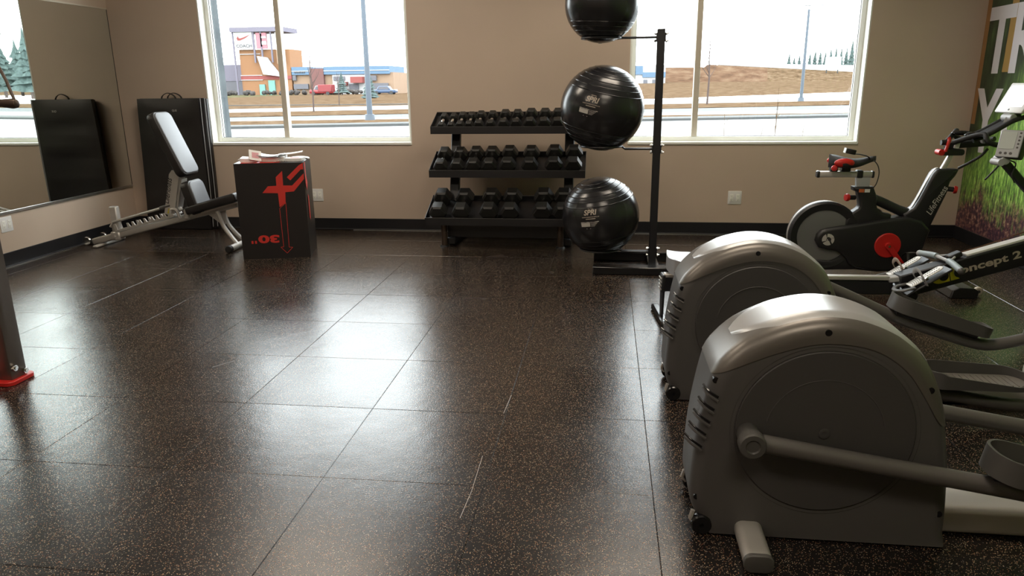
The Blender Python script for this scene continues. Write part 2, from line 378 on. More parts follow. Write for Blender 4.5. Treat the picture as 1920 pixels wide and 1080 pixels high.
# ------------------------------------------------------------------ the room
def room():
    fl = struct('floor', MB().bx(XL-.1, XR+.1, YF, YB+.1, -.15, -.009), 'black_trim', label='dark flecked rubber tile floor')
    P, g = .6035, .0004
    tile = None
    xs = [-.41 + P*k for k in range(-9, 8)]; ys = [5.96 + P*k for k in range(-16, 4)]
    for x in xs:
        for y in ys:
            x0, x1, y0, y1 = max(x, XL), min(x+P, XR), max(y, YF), min(y+P, YB)
            if x1-x0 < .02 or y1-y0 < .02: continue
            full = x1-x0 > P-.001 and y1-y0 > P-.001
            if full and tile:
                o = instance(tile, 'floor_tile', fl, (x, y, random.uniform(-.0004, 0)), (random.uniform(-.0003,.0003), random.uniform(-.0003,.0003), 0))
            else:
                mb = MB().bx(g, x1-x0-g, g, y1-y0-g, -.009, 0)
                es = [e for e in mb.bm.edges if all(v.co.z > -.001 for v in e.verts)]
                bmesh.ops.bevel(mb.bm, geom=es, offset=.0018, segments=1, affect='EDGES')
                o = part('floor_tile', mb, 'rubber', fl, smooth=0, local=True); o.location = (x0, y0, 0)
                if full: tile = o
    for k, pts in enumerate((((-.456, 2.13), (-.447, 2.3), (-.45, 2.56)), ((-.42, 2.95), (-.41, 3.15)), ((-2.0, 3.35), (-1.93, 3.45)))):
        mb = MB()
        for p, q in zip(pts, pts[1:]): mb.beam((p[0]*1., p[1], .0006), (q[0], q[1], .0006), .0013, .0006)
        part('scratch_mark', mb, 'print_grey', fl, 0)
    # window wall
    (a, b, _), (c, d, _) = WINS; T = .2
    mb = MB().bx(XL-.1, XR+.1, YB, YB+T, -.15, WZ0).bx(XL-.1, XR+.1, YB, YB+T, WZ1, ZC+.1)
    for u, v in ((XL-.1, a), (b, c), (d, XR+.1)): mb.bx(u, v, YB, YB+T, WZ0, WZ1)
    struct('wall_back', mb, 'wall', smooth=0, label='beige wall with two windows')
    struct('wall_left', MB().bx(XL-.1, XL, YF, YB, -.15, ZC+.1), 'wall', smooth=0, label='beige wall that carries the mirror')
    struct('wall_right', MB().bx(XR, XR+.1, YF, YB, -.15, ZC+.1), 'wall', smooth=0, label='wall behind the grass mural')
    struct('wall_front', MB().bx(XL-.1, XR+.1, YF-.1, YF, -.15, ZC+.1), 'wall', smooth=0, label='beige wall behind the viewer')
    struct('ceiling', MB().bx(XL-.1, XR+.1, YF-.1, YB+T, ZC, ZC+.12), 'ceiling', smooth=0, label='pale ceiling')
    def base(name, mb): struct(name, mb, 'black_trim', smooth=0, label='black rubber baseboard')
    h, th = .116, .012
    base('baseboard_back', MB().bx(XL, XR, YB-th, YB, 0, h, .003).bx(XL, XR, YB-th-.012, YB-th, 0, .014, .004))
    base('baseboard_left', MB().bx(XL, XL+th, YF, YB-th, 0, h, .003).bx(XL+th, XL+th+.012, YF, YB-th, 0, .014, .004))
    base('baseboard_right', MB().bx(XR-th, XR, YF, YB-th, 0, h, .003))
    struct('trim_1', MB().bx(XL+.025, XL+.045, YF, 6.35, 0, .007, .002), 'alu', label='thin metal edge strip at the foot of the mirror wall')
    struct('trim_2', MB().bx(-2.5, 1.3, YB-.036, YB-.025, 0, .005, .001), 'alu', label='thin pale edge strip at the foot of the window wall')
    # windows
    for i, (a, b, m_) in enumerate(WINS):
        r = struct_root('window_%d' % (i+1), ((a+b)/2, YB+.12, WZ0), ['window left of the dumbbell rack', 'window behind the ball stand'][i])
        t = .012
        part('sill', MB().bx(a, b, YB-.012, YB+.15, WZ0-.012, WZ0+.012, .003), 'offwhite', r)
        part('jamb', MB().bx(a, a+t, YB-.002, YB+.15, WZ0, WZ1), 'offwhite', r, 0)
        part('jamb', MB().bx(b-t, b, YB-.002, YB+.15, WZ0, WZ1), 'offwhite', r, 0)
        part('head', MB().bx(a, b, YB-.002, YB+.15, WZ1-t, WZ1), 'offwhite', r, 0)
        f = .042; y0, y1 = YB+.11, YB+.175; mb = MB()
        mb.bx(a+t, a+t+f, y0, y1, WZ0+t, WZ1-t, .004).bx(b-t-f, b-t, y0, y1, WZ0+t, WZ1-t, .004)
        mb.bx(a+t+f, b-t-f, y0, y1, WZ0+t, WZ0+t+f, .004).bx(a+t+f, b-t-f, y0, y1, WZ1-t-f, WZ1-t, .004)
        fr = part('frame', mb, 'offwhite', r)
        part('gasket', MB().bx(a+t+f, a+t+f+.004, y0+.025, y0+.03, WZ0+t+f, WZ1-t-f).bx(b-t-f-.004, b-t-f, y0+.025, y0+.03, WZ0+t+f, WZ1-t-f).bx(a+t+f, b-t-f, y0+.025, y0+.03, WZ0+t+f, WZ0+t+f+.004), 'black_plastic', fr, 0)
        part('mullion', MB().bx(m_-.026, m_+.026, y0-.01, y1, WZ0+t+f, WZ1-t-f, .004), 'vinyl', r)
        for u, v in ((a+t+f, m_-.026), (m_+.026, b-t-f)):
            part('pane', MB().bx(u, v, y0+.03, y0+.036, WZ0+t+f, WZ1-t-f), 'glass', r, 0)
    # ceiling lamps
    k = 0
    for y, nm in ((5.35, 'nearest the window wall'), (2.75, 'above the middle of the floor'), (.1, 'behind the viewer')):
        for x, sd in ((.5, 'machine side'), (-2.45, 'mirror side')):
            t = thing('ceiling_lamp', 'warm flat ceiling lamp on the %s, %s' % (sd, nm), 'lamp', (x, y, ZC), group='ceiling lamps')
            part('frame', MB().bx(x-.62, x+.62, y-.31, y-.285, ZC-.035, ZC, .003).bx(x-.62, x+.62, y+.285, y+.31, ZC-.035, ZC, .003).bx(x-.62, x-.595, y-.285, y+.285, ZC-.035, ZC, .003).bx(x+.595, x+.62, y-.285, y+.285, ZC-.035, ZC, .003), 'white_plastic', t)
            part('diffuser', MB().bx(x-.595, x+.595, y-.285, y+.285, ZC-.025, ZC-.005), 'lamp_panel', t, 0)
room()

# ------------------------------------------------------------------ on the walls
def wall_things():
    for i, (y0, y1) in enumerate(((4.25, 7.055), (1.4, 4.246))):
        t = thing('wall_mirror', ['large wall mirror reaching the room corner by the mat', 'large wall mirror nearer the viewer, out of the picture'][i], 'mirror', (XL, (y0+y1)/2, .44), group='wall mirrors')
        part('glass', MB().bx(XL+.001, XL+.007, y0, y1, .441, 2.143, .0015), 'mirror', t)
        part('bottom_channel', MB().bx(XL+.0005, XL+.016, y0, y1, .425, .446, .002), 'alu', t)
        part('top_channel', MB().bx(XL+.0005, XL+.012, y0, y1, 2.138, 2.152, .002), 'vinyl', t)
        part('edge_strip', MB().bx(XL+.0005, XL+.009, y1-.001, y1+.004, .441, 2.143), 'black_plastic', t)
    def outlet(label, pos, nx):
        # plate in a wall; nx: plate normal
        n = Vector(nx); side = Vector((0,0,1)).cross(n); p = Vector(pos)
        M = Matrix((side, n, Vector((0,0,1)))).transposed().to_4x4(); M.translation = p
        t = thing('wall_outlet', label, 'outlet', pos, group='wall outlets')
        w_, h = .062, .062
        part('cover_plate', MB().rprism(rrect(-w_, w_, -h, h, .006), 0, .006, .0, 2, M, .003), 'white_plastic', t)
        for sx in (-.029, .029):
            rc = part('receptacle', MB().rprism(rrect(sx-.0165, sx+.0165, -.034, .034, .003), .004, .0085, 0, 2, M, .001), 'offwhite', t)
            mb = MB()
            for sz in (-.018, .018):
                for dx, hh in ((-.006, .0045), (.006, .0035)): mb.rprism(rrect(sx+dx-.001, sx+dx+.001, sz-hh, sz+hh, .0008, 1), .008, .0089, 0, 1, M, 0)
                mb.rprism(circ(sx, sz-.0095, .0022, n=8), .008, .0089, 0, 1, M, 0)
            part('slots', mb, 'black_plastic', rc, 0)
    outlet('white double outlet on the window wall behind the plyo box', (-2.862, YB, .349), (0,-1,0))
    outlet('white double outlet on the window wall below the right window', (1.212, YB, .352), (0,-1,0))
    outlet('white double outlet on the mirror wall below the mirror', (XL, 5.372, .343), (1,0,0))
    # mural
    t = thing('wall_mural', 'grass photo wall mural with large grey letters', 'mural', (XR, 4.0, .116))
    part('print', MB().bx(XR-.003, XR, YF, YB-.001, .116, ZC), 'mural', t, 0)
    def L(y, z): return lambda u, v: Vector((XR-.0042, y-u, z+v))
    for ch, y, z, wd in (('T', 7.0, 1.44, .42), ('R', 6.575, 1.44, .4), ('Y', 7.03, .79, .43), ('O', 6.55, .79, .46)):
        part('letter', MB().text(ch, .53, L(y, z), .03, fit=wd), 'letter_grey', t, 0)
wall_things()

# ------------------------------------------------------------------ mat, bench, box (left back corner)
def exercise_mat():
    t = thing('exercise_mat', 'tall black folded exercise mat with handles standing in the corner', 'mat', (-4.22, 7.0, 0))
    def panel(y0, y1, x0t, x1t, x0b, x1b, ztop):
        mb = MB(); nx, nz = 10, 24; vs, fs = [], []
        for side, y in ((0, y0), (1, y1)):
            for j in range(nz+1):
                v = j/nz; z = .005 + v*(ztop-.005)
                for i in range(nx+1):
                    u = i/nx; x = (x0b+(x0t-x0b)*v)*(1-u) + (x1b+(x1t-x1b)*v)*u
                    w_ = math.sin(math.pi*u)**.35*math.sin(math.pi*min(1, max(0, v*1.0)))**.3
                    crease = .006*math.sin(z*19+u*2)*w_ + .004*math.sin(z*41+3)*w_
                    x += .012*math.sin(z*2.6+1)*(1 if side == 0 else 1)
                    vs.append((x, y + (-.022*w_+crease if side == 0 else .006*w_), z))
        n = (nx+1)*(nz+1)
        for j in range(nz):
            for i in range(nx):
                a = j*(nx+1)+i; fs += [(a, a+1, a+nx+2, a+nx+1), (n+a, n+a+nx+1, n+a+nx+2, n+a+1)]
        for j in range(nz):
            a = j*(nx+1); fs.append((a, a+nx+1, n+a+nx+1, n+a)); a += nx; fs.append((a, n+a, n+a+nx+1, a+nx+1))
        for i in range(nx):
            fs.append((i, n+i, n+i+1, i+1)); a = nz*(nx+1)+i; fs.append((a, a+1, n+a+1, n+a))
        return mb.add(vs, fs) and mb
    part('front_panel', panel(6.965, 6.995, -4.58, -3.94, -4.675, -3.985, 1.30), 'vinyl_black', t)
    part('middle_panel', panel(6.998, 7.022, -4.57, -3.90, -4.66, -3.955, 1.302), 'vinyl_black', t)
    part('rear_panel', panel(7.025, 7.055, -4.56, -3.885, -4.65, -3.93, 1.296), 'vinyl_black', t)
    for x, y in ((-4.27, 6.985), (-4.235, 7.03)):
        part('handle', MB().tube(catmull([(x-.075, y, 1.28), (x-.06, y, 1.325), (x, y-.006, 1.352), (x+.06, y, 1.328), (x+.085, y, 1.28)], 5), .012, 6, flat=.35), 'black_plastic', t)
    for x, y in ((-3.925, 6.984), (-3.892, 7.012)):
        part('edge_piping', MB().tube([(x+.012*math.sin(z*2.6+1)-.045*(1-z/1.3), y-.006, z) for z in [.03+.0635*k for k in range(21)]], .004, 6), 'light_grey', t)
    part('maker_mark', MB().text('QUE', .022, lambda u, v: Vector((-4.22+u, 6.936, 1.175+v)), .02), 'print_grey', t, 0)
exercise_mat()

def bench():
    Y0 = 6.17
    t = thing('weight_bench', 'silver adjustable weight bench with grey and black pads by the mirror', 'bench', (-4.0, Y0, 0))
    S = 'silver'
    # spine tube rises to the right
    A, B = Vector((-4.69, Y0, .035)), Vector((-3.24, Y0, .40))
    part('spine_tube', MB().beam(A, B, .07, .06, bev=.014, seg=3), S, t)
    part('end_cap', MB().beam(A+(A-B).normalized()*.006, A, .064, .054, bev=.004), 'dark_grey', t)
    part('rear_post', MB().bx(-4.478, -4.408, Y0-.03, Y0+.03, .09, .365, .008), S, t)
    part('post_bracket', MB().bx(-4.49, -4.40, Y0-.046, Y0+.046, .055, .135, .01).cyl((-4.445, Y0-.06, .09), (-4.445, Y0+.06, .09), .012), S, t)
    d = (B-A).normalized()
    # toothed adjustment rack beside the spine
    def on(s_, h): return A + d*s_ + Vector((-d.z, 0, d.x))*h
    prof = [(.27, .03), (.9, .03), (.9, .058)]
    teeth = []
    s_ = .86
    while s_ > .36:
        teeth += [(s_, .05), (s_-.012, .085), (s_-.028, .088), (s_-.03, .05), (s_-.05, .05), (s_-.062, .085), (s_-.078, .088), (s_-.08, .05)]; s_ -= .125
    prof += teeth + [(.3, .05), (.3, .105), (.27, .105)]
    prof = [(on(a, b).x, on(a, b).z) for a, b in prof]
    part('adjustment_rack', MB().rprism(prof, Y0-.042, Y0-.03, .001, 1).rprism(prof, Y0+.03, Y0+.042, .001, 1), S, t)
    part('guide_rod', MB().tube([on(.24, .09)+Vector((0, -.036, 0)), on(.28, .125)+Vector((0,-.036,0)), on(.80, .135)+Vector((0,-.036,0))], .012, 8).tube([on(.24, .09)+Vector((0, .036, 0)), on(.28, .125)+Vector((0,.036,0)), on(.80, .135)+Vector((0,.036,0))], .012, 8), S, t)
    part('rod_sleeve', MB().cyl(on(.78, .134)+Vector((0,-.036,0)), on(.89, .137)+Vector((0,-.036,0)), .018), 'dark_grey', t)
    # support strut under the back pad
    st = [(-3.925, .31), (-3.835, .285), (-3.735, .66), (-3.765, .70), (-3.80, .70), (-3.83, .665)]
    strut = part('back_strut', MB().rprism(st, Y0-.052, Y0-.046, .001, 1).rprism(st, Y0+.046, Y0+.052, .001, 1).beam((-3.80, Y0, .36), (-3.725, Y0, .62), .09, .012), S, t)
    ang = math.atan2(.66-.36, .085)
    def onst(u, v): return Vector((-3.868 + u*math.cos(ang) - v*math.sin(ang), Y0-.0535, .40 + u*math.sin(ang) + v*math.cos(ang)))
    part('lettering', MB().text('LifeFitness', .05, onst, .012, .25, fit=.235), 'black_plastic', strut, 0)
    def wt(u, v): return Vector((-3.895+u, Y0-.0535, .315+v))
    part('warning_mark', MB().poly([wt(0,.0), wt(.045, 0), wt(.03, .045), wt(.02, .045)]), 'yellow', strut, 0)
    part('pivot_clamp', MB().tube(catmull([(-3.86, Y0-.06, .29), (-3.85, Y0-.06, .35), (-3.80, Y0-.06, .345), (-3.775, Y0-.06, .27)], 4), .014, 8).cyl((-3.84, Y0-.075, .30), (-3.84, Y0+.075, .30), .014), S, t)
    part('pull_pin', MB().cyl((-3.78, Y0-.045, .345), (-3.735, Y0-.10, .362), .008).sphere((-3.73, Y0-.105, .364), .022, 12, 8), 'light_grey', t)
    # pads: dark sides with a grey face
    def pad(name, p0, p1, width, th, label):
        p0, p1 = Vector(p0), Vector(p1); ax = (p1-p0); L = ax.length; ax.normalize(); nrm = Vector((ax.z, 0, -ax.x))
        M = Matrix((Vector((0,1,0)), nrm, ax)).transposed().to_4x4(); M.translation = p0
        o = part(name, MB().rprism(rrect(-width/2, width/2, 0, L, .055, 5), -th, 0, .012, 3, M), 'vinyl_black', t, label=label)
        part('face_panel', MB().rprism(rrect(-width/2+.012, width/2-.012, .012, L-.012, .05, 5), -.002, .010, 0, 3, M, .008), 'pad_grey', o)
        return o
    pad('back_pad', (-3.635, Y0+.0, .665), (-3.865, Y0, 1.205), .27, .075, 'grey faced back pad with black sides')
    pad('hip_pad', (-3.545, Y0, .325), (-3.63, Y0, .615), .25, .085, 'small grey faced pad below the back pad')
    o = part('seat_pad', MB().beam((-3.68, Y0, .345), (-3.20, Y0, .475), .26, .075, bev=.018, seg=3), 'vinyl_black', t)
    part('seat_plate', MB().beam((-3.66, Y0, .298), (-3.20, Y0, .425), .18, .01), S, o)
    part('pad_bracket', MB().bx(-3.715, -3.665, Y0-.1, Y0-.06, .27, .36, .01), S, t)
    part('back_plate', MB().beam((-3.70, Y0, .64), (-3.80, Y0, .95), .10, .02), 'dark_grey', t)
    # front leg
    for yo in (-.045, .045):
        part('front_leg', MB().tube(catmull([(-3.42, Y0+yo, .34), (-3.40, Y0+yo, .27), (-3.375, Y0+yo, .2), (-3.31, Y0+yo*1.2, .11), (-3.245, Y0+yo*1.6, .04)], 4), .019, 8), S, t)
    part('leg_gusset', MB().rprism([(-3.54, .305), (-3.36, .35), (-3.375, .22), (-3.40, .20)], Y0-.004, Y0+.004, 0), S, t)
    f = part('cross_foot', MB().cyl((-3.255, Y0-.21, .032), (-3.255, Y0+.27, .032), .028), 'silver', t)
    for y in (-.24, .26): part('foot_cap', MB().cyl((-3.255, Y0+y, .032), (-3.255, Y0+y+.05, .032), .032, bev=.006), 'rubber_black', f)
    f = part('rear_foot', MB().beam((-4.60, Y0-.13, .012), (-4.60, Y0+.28, .012), .05, .024, bev=.008), S, t)
    for y in (-.02, .2): part('wheel', MB().lathe([(.006, -.014), (.036, -.014), (.04, -.008), (.04, .008), (.036, .014), (.006, .014)], (-4.745, Y0+y, .041), (0,1,0), 20), 'chrome', t)
    part('wheel_axle', MB().cyl((-4.745, Y0-.035, .041), (-4.745, Y0+.215, .041), .008).beam((-4.745, Y0+.05, .041), (-4.66, Y0+.02, .041), .03, .02), 'dark_grey', t)
bench()

def plyo_box():
    base = Vector((-3.0, 5.705, 0)); rz = R(14.717); Wd, Dp, Ht = .551, .44, .80
    t = thing('plyo_box', 'black soft plyometric box with red cross print and upside down 30', 'box', base, rz)
    ux = Vector((math.cos(rz), math.sin(rz), 0)); uy = Vector((-ux.y, ux.x, 0))
    mb = MB().box(base+ux*Wd/2+uy*Dp/2+Vector((0,0,Ht/2)), (Wd, Dp, Ht), Matrix.Rotation(rz, 3, 'Z'))
    bmesh.ops.subdivide_edges(mb.bm, edges=mb.bm.edges[:], cuts=9, use_grid_fill=True)
    c = base+ux*Wd/2+uy*Dp/2+Vector((0,0,Ht/2))
    for v in mb.bm.verts:                      # soft cover: puffed faces, slack folds
        q = v.co - c; a, b, h = q.dot(ux)/(Wd/2), q.dot(uy)/(Dp/2), q.z/(Ht/2)
        if abs(abs(a)-1) < .01 and h > -.98: v.co += ux*(a*.006*(1-b*b)*(1-h*h))
    body = part('cover', mb, 'vinyl_black', t, 40)
    def F(u, v, off=.0012): return base + ux*u - uy*off + Vector((0,0,v))
    X = [(.38,.734),(.378,.614),(.45,.612),(.5505,.71),(.5505,.665),(.46,.563),(.39,.558),(.385,.471),(.333,.435),(.33,.552),(.207,.557),(.255,.611),(.323,.613),(.325,.684)]
    part('cross_print', MB().poly([F(*p) for p in X]), 'red_print', body, 0)
    part('bar_print', MB().poly([F(*p) for p in [(.413,.681),(.439,.654),(.53,.742),(.5505,.742),(.5505,.795),(.516,.776)]]), 'red_print', body, 0)
    ar = [(.332,.423),(.386,.471),(.38,.094),(.409,.092),(.36,.043),(.312,.096),(.336,.098)]
    mb = MB()
    for i in range(len(ar)):
        p, q = F(*ar[i]), F(*ar[(i+1) % len(ar)]); mb.beam(p, q, .0035, .0006, up=uy)
    part('arrow_outline', mb, 'red_print', body, 0)
    part('size_print', MB().text('30', .068, lambda u, v: F(.307-u, .203-v), .045, fit=.172).poly([F(a, b) for a, b in ((.106,.133),(.122,.133),(.122,.158),(.106,.158))]).poly([F(a, b) for a, b in ((.078,.133),(.094,.133),(.094,.158),(.078,.158))]), 'red_print', body, 0)
    def S(u, v): return base + ux*(Wd+.0095) + uy*u + Vector((0,0,v))
    part('side_print', MB().poly([S(.0,.80), S(.05,.80), S(.05,.70), S(.11,.62), S(.06,.56), S(.0,.62)]).poly([S(.07,.53),S(.12,.5),S(.12,.3),S(.07,.33)]), 'red_print', body, 0)
    part('top_print', MB().poly([base+ux*a+uy*b+Vector((0,0,Ht+.001)) for a, b in ((.05,.006),(.36,.006),(.36,.1),(.05,.1))]), 'red_print', body, 0)
    # paper clutter on top
    def at(u, v, z): return base + ux*u + uy*v + Vector((0,0,Ht+z))
    def sheet(name, label, cat, u, v, z, w_, d, th, a, tilt=(0,0), m='paper', curl=0., mark=None):
        M = Matrix.Translation(at(u, v, z)) @ Matrix.Rotation(rz+R(a), 4, 'Z') @ Matrix.Rotation(R(tilt[0]), 4, 'X') @ Matrix.Rotation(R(tilt[1]), 4, 'Y')
        th_ = thing(name, label, cat, at(u, v, z), group='papers on the plyo box')
        mb = MB(); n = 8; vs, fs = [], []
        for k in range(2):
            for i in range(n+1):
                for j in (0, 1):
                    x = (i/n-.5)*w_; vs.append(M @ Vector((x, (j-.5)*d, k*th + curl*(2*i/n-1)**2)))
        q = 2*(n+1)
        for i in range(n):
            a_ = 2*i; fs += [(a_, a_+1, a_+3, a_+2), (q+a_, q+a_+2, q+a_+3, q+a_+1), (a_, a_+2, q+a_+2, q+a_), (a_+1, q+a_+1, q+a_+3, a_+3)]
        fs += [(0, q, q+1, 1), (2*n, 2*n+1, q+2*n+1, q+2*n)]
        mb.add(vs, fs); part('leaf', mb, m, th_, 30)
        if mark:
            vs = [M @ Vector((sx*w_*.28, sy*d*.28, th+curl*.3+.0012)) for sx, sy in ((-1,-1),(1,-1),(1,1),(-1,1))]
            part('printed_patch', MB().poly(vs), mark, th_, 0)
    sheet('booklet', 'white booklet lying at the left end of the plyo box top', 'booklet', .10, .15, .002, .13, .2, .032, 5, (0, 0), curl=.004, mark='paper_pink')
    sheet('folded_card', 'white folded card standing tilted on the plyo box, pink patch', 'card', .165, .05, .055, .10, .09, .012, 8, (58, 24), mark='paper_pink')
    sheet('leaflet', 'small white leaflet overhanging the left back corner of the plyo box', 'leaflet', .05, .33, .003, .11, .14, .006, -20, (0, 0))
    sheet('sheet_stack', 'stack of printed sheets in the middle of the plyo box', 'paper', .285, .2, .002, .2, .26, .034, 3, (0, 0), curl=.004)
    sheet('magazine', 'open grey magazine bowed on top of the sheet stack', 'magazine', .28, .12, .044, .2, .16, .006, -4, (0, 0), m='light_grey', curl=.016)
    sheet('envelope', 'long white envelope propped on the right half of the plyo box', 'envelope', .42, .25, .050, .20, .12, .006, 2, (0, -6), curl=.004)
    sheet('flyer', 'white flyer curling over the right back edge of the plyo box', 'flyer', .475, .33, .012, .17, .14, .005, 10, (0, 0), curl=-.010)
    sheet('pamphlet', 'pink marked pamphlet near the front right edge of the plyo box', 'pamphlet', .475, .12, .002, .14, .12, .024, -8, (0, 0), mark='paper_pink', curl=.004)
    t = thing('key_ring', 'small bunch of keys at the front edge of the plyo box top', 'keys', at(.37, .03, .0))
    for k in range(5):
        c = at(.33+.022*k, .03+.008*(k % 2), .006+.004*(k % 3))
        part('key', MB().lathe([(.002, -.001), (.009, -.001), (.009, .001), (.002, .001)], c, (.3*k-.6, .2, 1), 10).beam(c, c+ux*.02*math.cos(k)+uy*.02*math.sin(k*2.1)+Vector((0,0,.002)), .004, .002), 'chrome', t)
plyo_box()

# ------------------------------------------------------------------ dumbbell rack and dumbbells
TRAYS = [('top', 6.50, 1.043, .29), ('middle', 6.38, .675, .335), ('bottom', 6.24, .275, .365)]
TILT = R(26.5)
def dumbbell_rack():
    x0, x1 = -1.54, -.168
    t = thing('dumbbell_rack', 'black three tier dumbbell rack against the window wall', 'rack', (-.855, 6.6, 0))
    for nm, yf, zf, dp in TRAYS:
        cz, sz = math.cos(TILT), math.sin(TILT)
        xa = x0-.02 if nm == 'bottom' else x0
        zt = zf-.045; yk = yf+.03+dp*cz; zk = zt+dp*sz           # tray floor runs from behind the lip up to the back
        prof = [(yf, zf-.062), (yf, zf), (yf+.018, zf), (yf+.018, zt), (yf+.03, zt), (yk, zk), (yk-.008, zk+.03), (yk+.004, zk+.034), (yk+.014, zk-.006), (yf+.032, zt-.008), (yf+.006, zt-.008), (yf+.006, zf-.062)]
        mb = MB(); m = len(prof)
        vs = [(xa, a, b) for a, b in prof] + [(x1, a, b) for a, b in prof]
        mb.add(vs, [(i, (i+1) % m, m+(i+1) % m, m+i) for i in range(m)] + [tuple(range(m)), tuple(range(2*m-1, m-1, -1))])
        tr = part('tray', mb, 'black_metal', t, 20)
        for x in (xa, x1-.004):
            pr = [(yf, zf-.062), (yf, zf+.002), (yk, zk+.03), (yk+.012, zk-.02), (yf+.05, zf-.062)]
            part('end_plate', _plate(x, pr), 'black_metal', tr, 20)
        part('lip_edge', MB().bx(xa, x1, yf-.0008, yf+.018, zf-.0005, zf+.0018), 'dark_grey', tr, 0)
    for x in (-1.36, -.32):
        part('upright', MB().beam((x, 6.50, .06), (x, 6.80, 1.05), .085, .05, up=(0,-1,.3), bev=.006), 'black_metal', t)
        part('foot_beam', MB().bx(x-.04, x+.04, 6.38, 6.98, .012, .075, .008), 'black_metal', t)
        lg = part('front_leg', MB().cyl((x-.055, 6.36, .012), (x-.055, 6.36, .225), .028), 'steel_brown', t)
        part('foot_pad', MB().cyl((x-.055, 6.36, 0), (x-.055, 6.36, .014), .045, .036, 20), 'black_plastic', lg)
    part('kick_panel', MB().bx(-1.40, -.30, 6.44, 6.452, .07, .20), 'black_metal', t, 0)
    part('cross_bar', MB().bx(-1.36, -.32, 6.70, 6.74, .05, .09, .005), 'black_metal', t)
def _plate(x, pr):
    mb = MB(); mb.add([(x, a, b) for a, b in pr]+[(x+.004, a, b) for a, b in pr], [(0,1,2,3,4),(9,8,7,6,5)]+[(i,(i+1)%5,5+(i+1)%5,5+i) for i in range(5)]); return mb
dumbbell_rack()

def dumbbells():
    def meshes(R_, Lh, gap, rh):
        """hex heads of corner radius R_, head length Lh, handle length gap; axis along y, resting flat at z=0"""
        ap = R_*math.cos(R(30)); out = []
        for sgn in (-1, 1):
            mb = MB(); pr = [(R_*math.cos(R(60*k)), ap+R_*math.sin(R(60*k))) for k in range(6)]
            a, b = sorted((sgn*gap/2, sgn*(gap/2+Lh))); mb.rprism(pr, a, b, R_*.16, 1); out.append(mesh_of('head', mb, 'hex_rubber', 25))
        mb = MB().lathe([(rh*.75, -gap/2-.004), (rh*.85, -gap/2+.01), (rh, -gap/4), (rh*1.12, 0), (rh, gap/4), (rh*.85, gap/2-.01), (rh*.75, gap/2+.004)], (0,0,ap), (0,1,0), 14)
        out.append(mesh_of('handle', mb, 'chrome', 40)); return out
    ords = ['leftmost', 'second from the left', 'third from the left', 'fourth from the left', 'fifth from the left', 'sixth from the left', 'seventh from the left', 'eighth from the left', 'ninth from the left', 'tenth from the left', 'eleventh from the left']
    rows = {'top': ([-1.452,-1.365,-1.282,-1.2,-1.113,-1.008,-.893,-.783,-.66,-.537,-.42], [.036,.036,.042,.042,.047,.047,.053,.053,.058,.058,.058], .062, .10),
            'middle': ([-1.441,-1.295,-1.15,-1.005,-.846,-.652,-.444,-.275], [.066,.066,.070,.070,.074,.074,.077,.077], .088, .11),
            'bottom': ([-1.448,-1.244,-1.0,-.812,-.532,-.353], [.082,.082,.085,.085,.088,.088], .105, .115)}
    cache = {}
    for nm, yf, zf, dp in TRAYS:
        xs, rs, Lh, gap = rows[nm]
        for i, (x, r_) in enumerate(zip(xs, rs)):
            key = (nm, r_)
            Lr = Lh*(.75+.25*r_/max(rs)) 
            if key not in cache: cache[key] = meshes(r_, Lr, gap, .0155)
            half = gap/2+Lr
            s_ = half+.024
            o = bpy.data.objects.new('hex_dumbbell', None); COL.objects.link(o); o.empty_display_size = .05
            o.location = (x, yf+.03+s_*math.cos(TILT), zf-.0445+s_*math.sin(TILT)); o.rotation_euler = (TILT, 0, R(random.uniform(-.5, .5)))
            o['label'] = '%sblack hex dumbbell, %s on the %s rack tier' % ('small ' if nm == 'top' else 'large ' if nm == 'bottom' else '', ords[i], nm)
            o['category'] = 'dumbbell'; o['group'] = 'dumbbells on the rack'
            for me in cache[key]:
                p = bpy.data.objects.new(me.name.split('.')[0], me); COL.objects.link(p); p.parent = o
dumbbells()

# ------------------------------------------------------------------ ball stand with three balls
def ball_stand():
    px, py = .385, 5.75
    t = thing('ball_stand', 'black upright stand with ring arms for exercise balls', 'stand', (px, py, 0))
    part('post', MB().bx(px-.028, px+.028, py-.028, py+.028, .05, 1.775, .003), 'black_metal', t)
    part('base_bar', MB().bx(-.075, .80, 5.44, 5.54, 0, .06, .006), 'black_gloss', t)
    part('base_bar', MB().bx(-.075, .80, 5.90, 5.98, 0, .075, .006), 'black_gloss', t)
    part('base_link', MB().bx(px-.04, px+.04, 5.54, 5.90, .0, .055, .004), 'black_gloss', t)
    for z, zr, r_, cx in ((1.718, 1.717, .145, -.047), (.915, .936, .155, -.031), (.118, .137, .155, -.026)):
        ring = [(cx+r_*math.cos(R(a)), py+r_*math.sin(R(a)), zr) for a in range(12, 349, 12)]
        pts = [(px+.0, py+.018, z)] + [(cx+r_*1.15, py+.018, z)] + ring + [(cx+r_*1.15, py-.018, z), (px, py-.018, z)]
        a = part('ring_arm', MB().tube(pts, .0075, 8), 'black_metal', t)
        cl = part('clamp_plate', MB().bx(px-.034, px-.028, py-.03, py+.03, z-.03, z+.03).bx(px+.028, px+.034, py-.03, py+.03, z-.03, z+.03), 'black_metal', t)
        for dz in (-.026, .026):
            part('bolt', MB().cyl((px-.05, py, z+dz), (px+.055, py, z+dz), .006, n=8).cyl((px-.046, py, z+dz), (px-.036, py, z+dz), .012, n=6).cyl((px+.034, py, z+dz), (px+.044, py, z+dz), .013, n=6), 'alu', cl)
ball_stand()

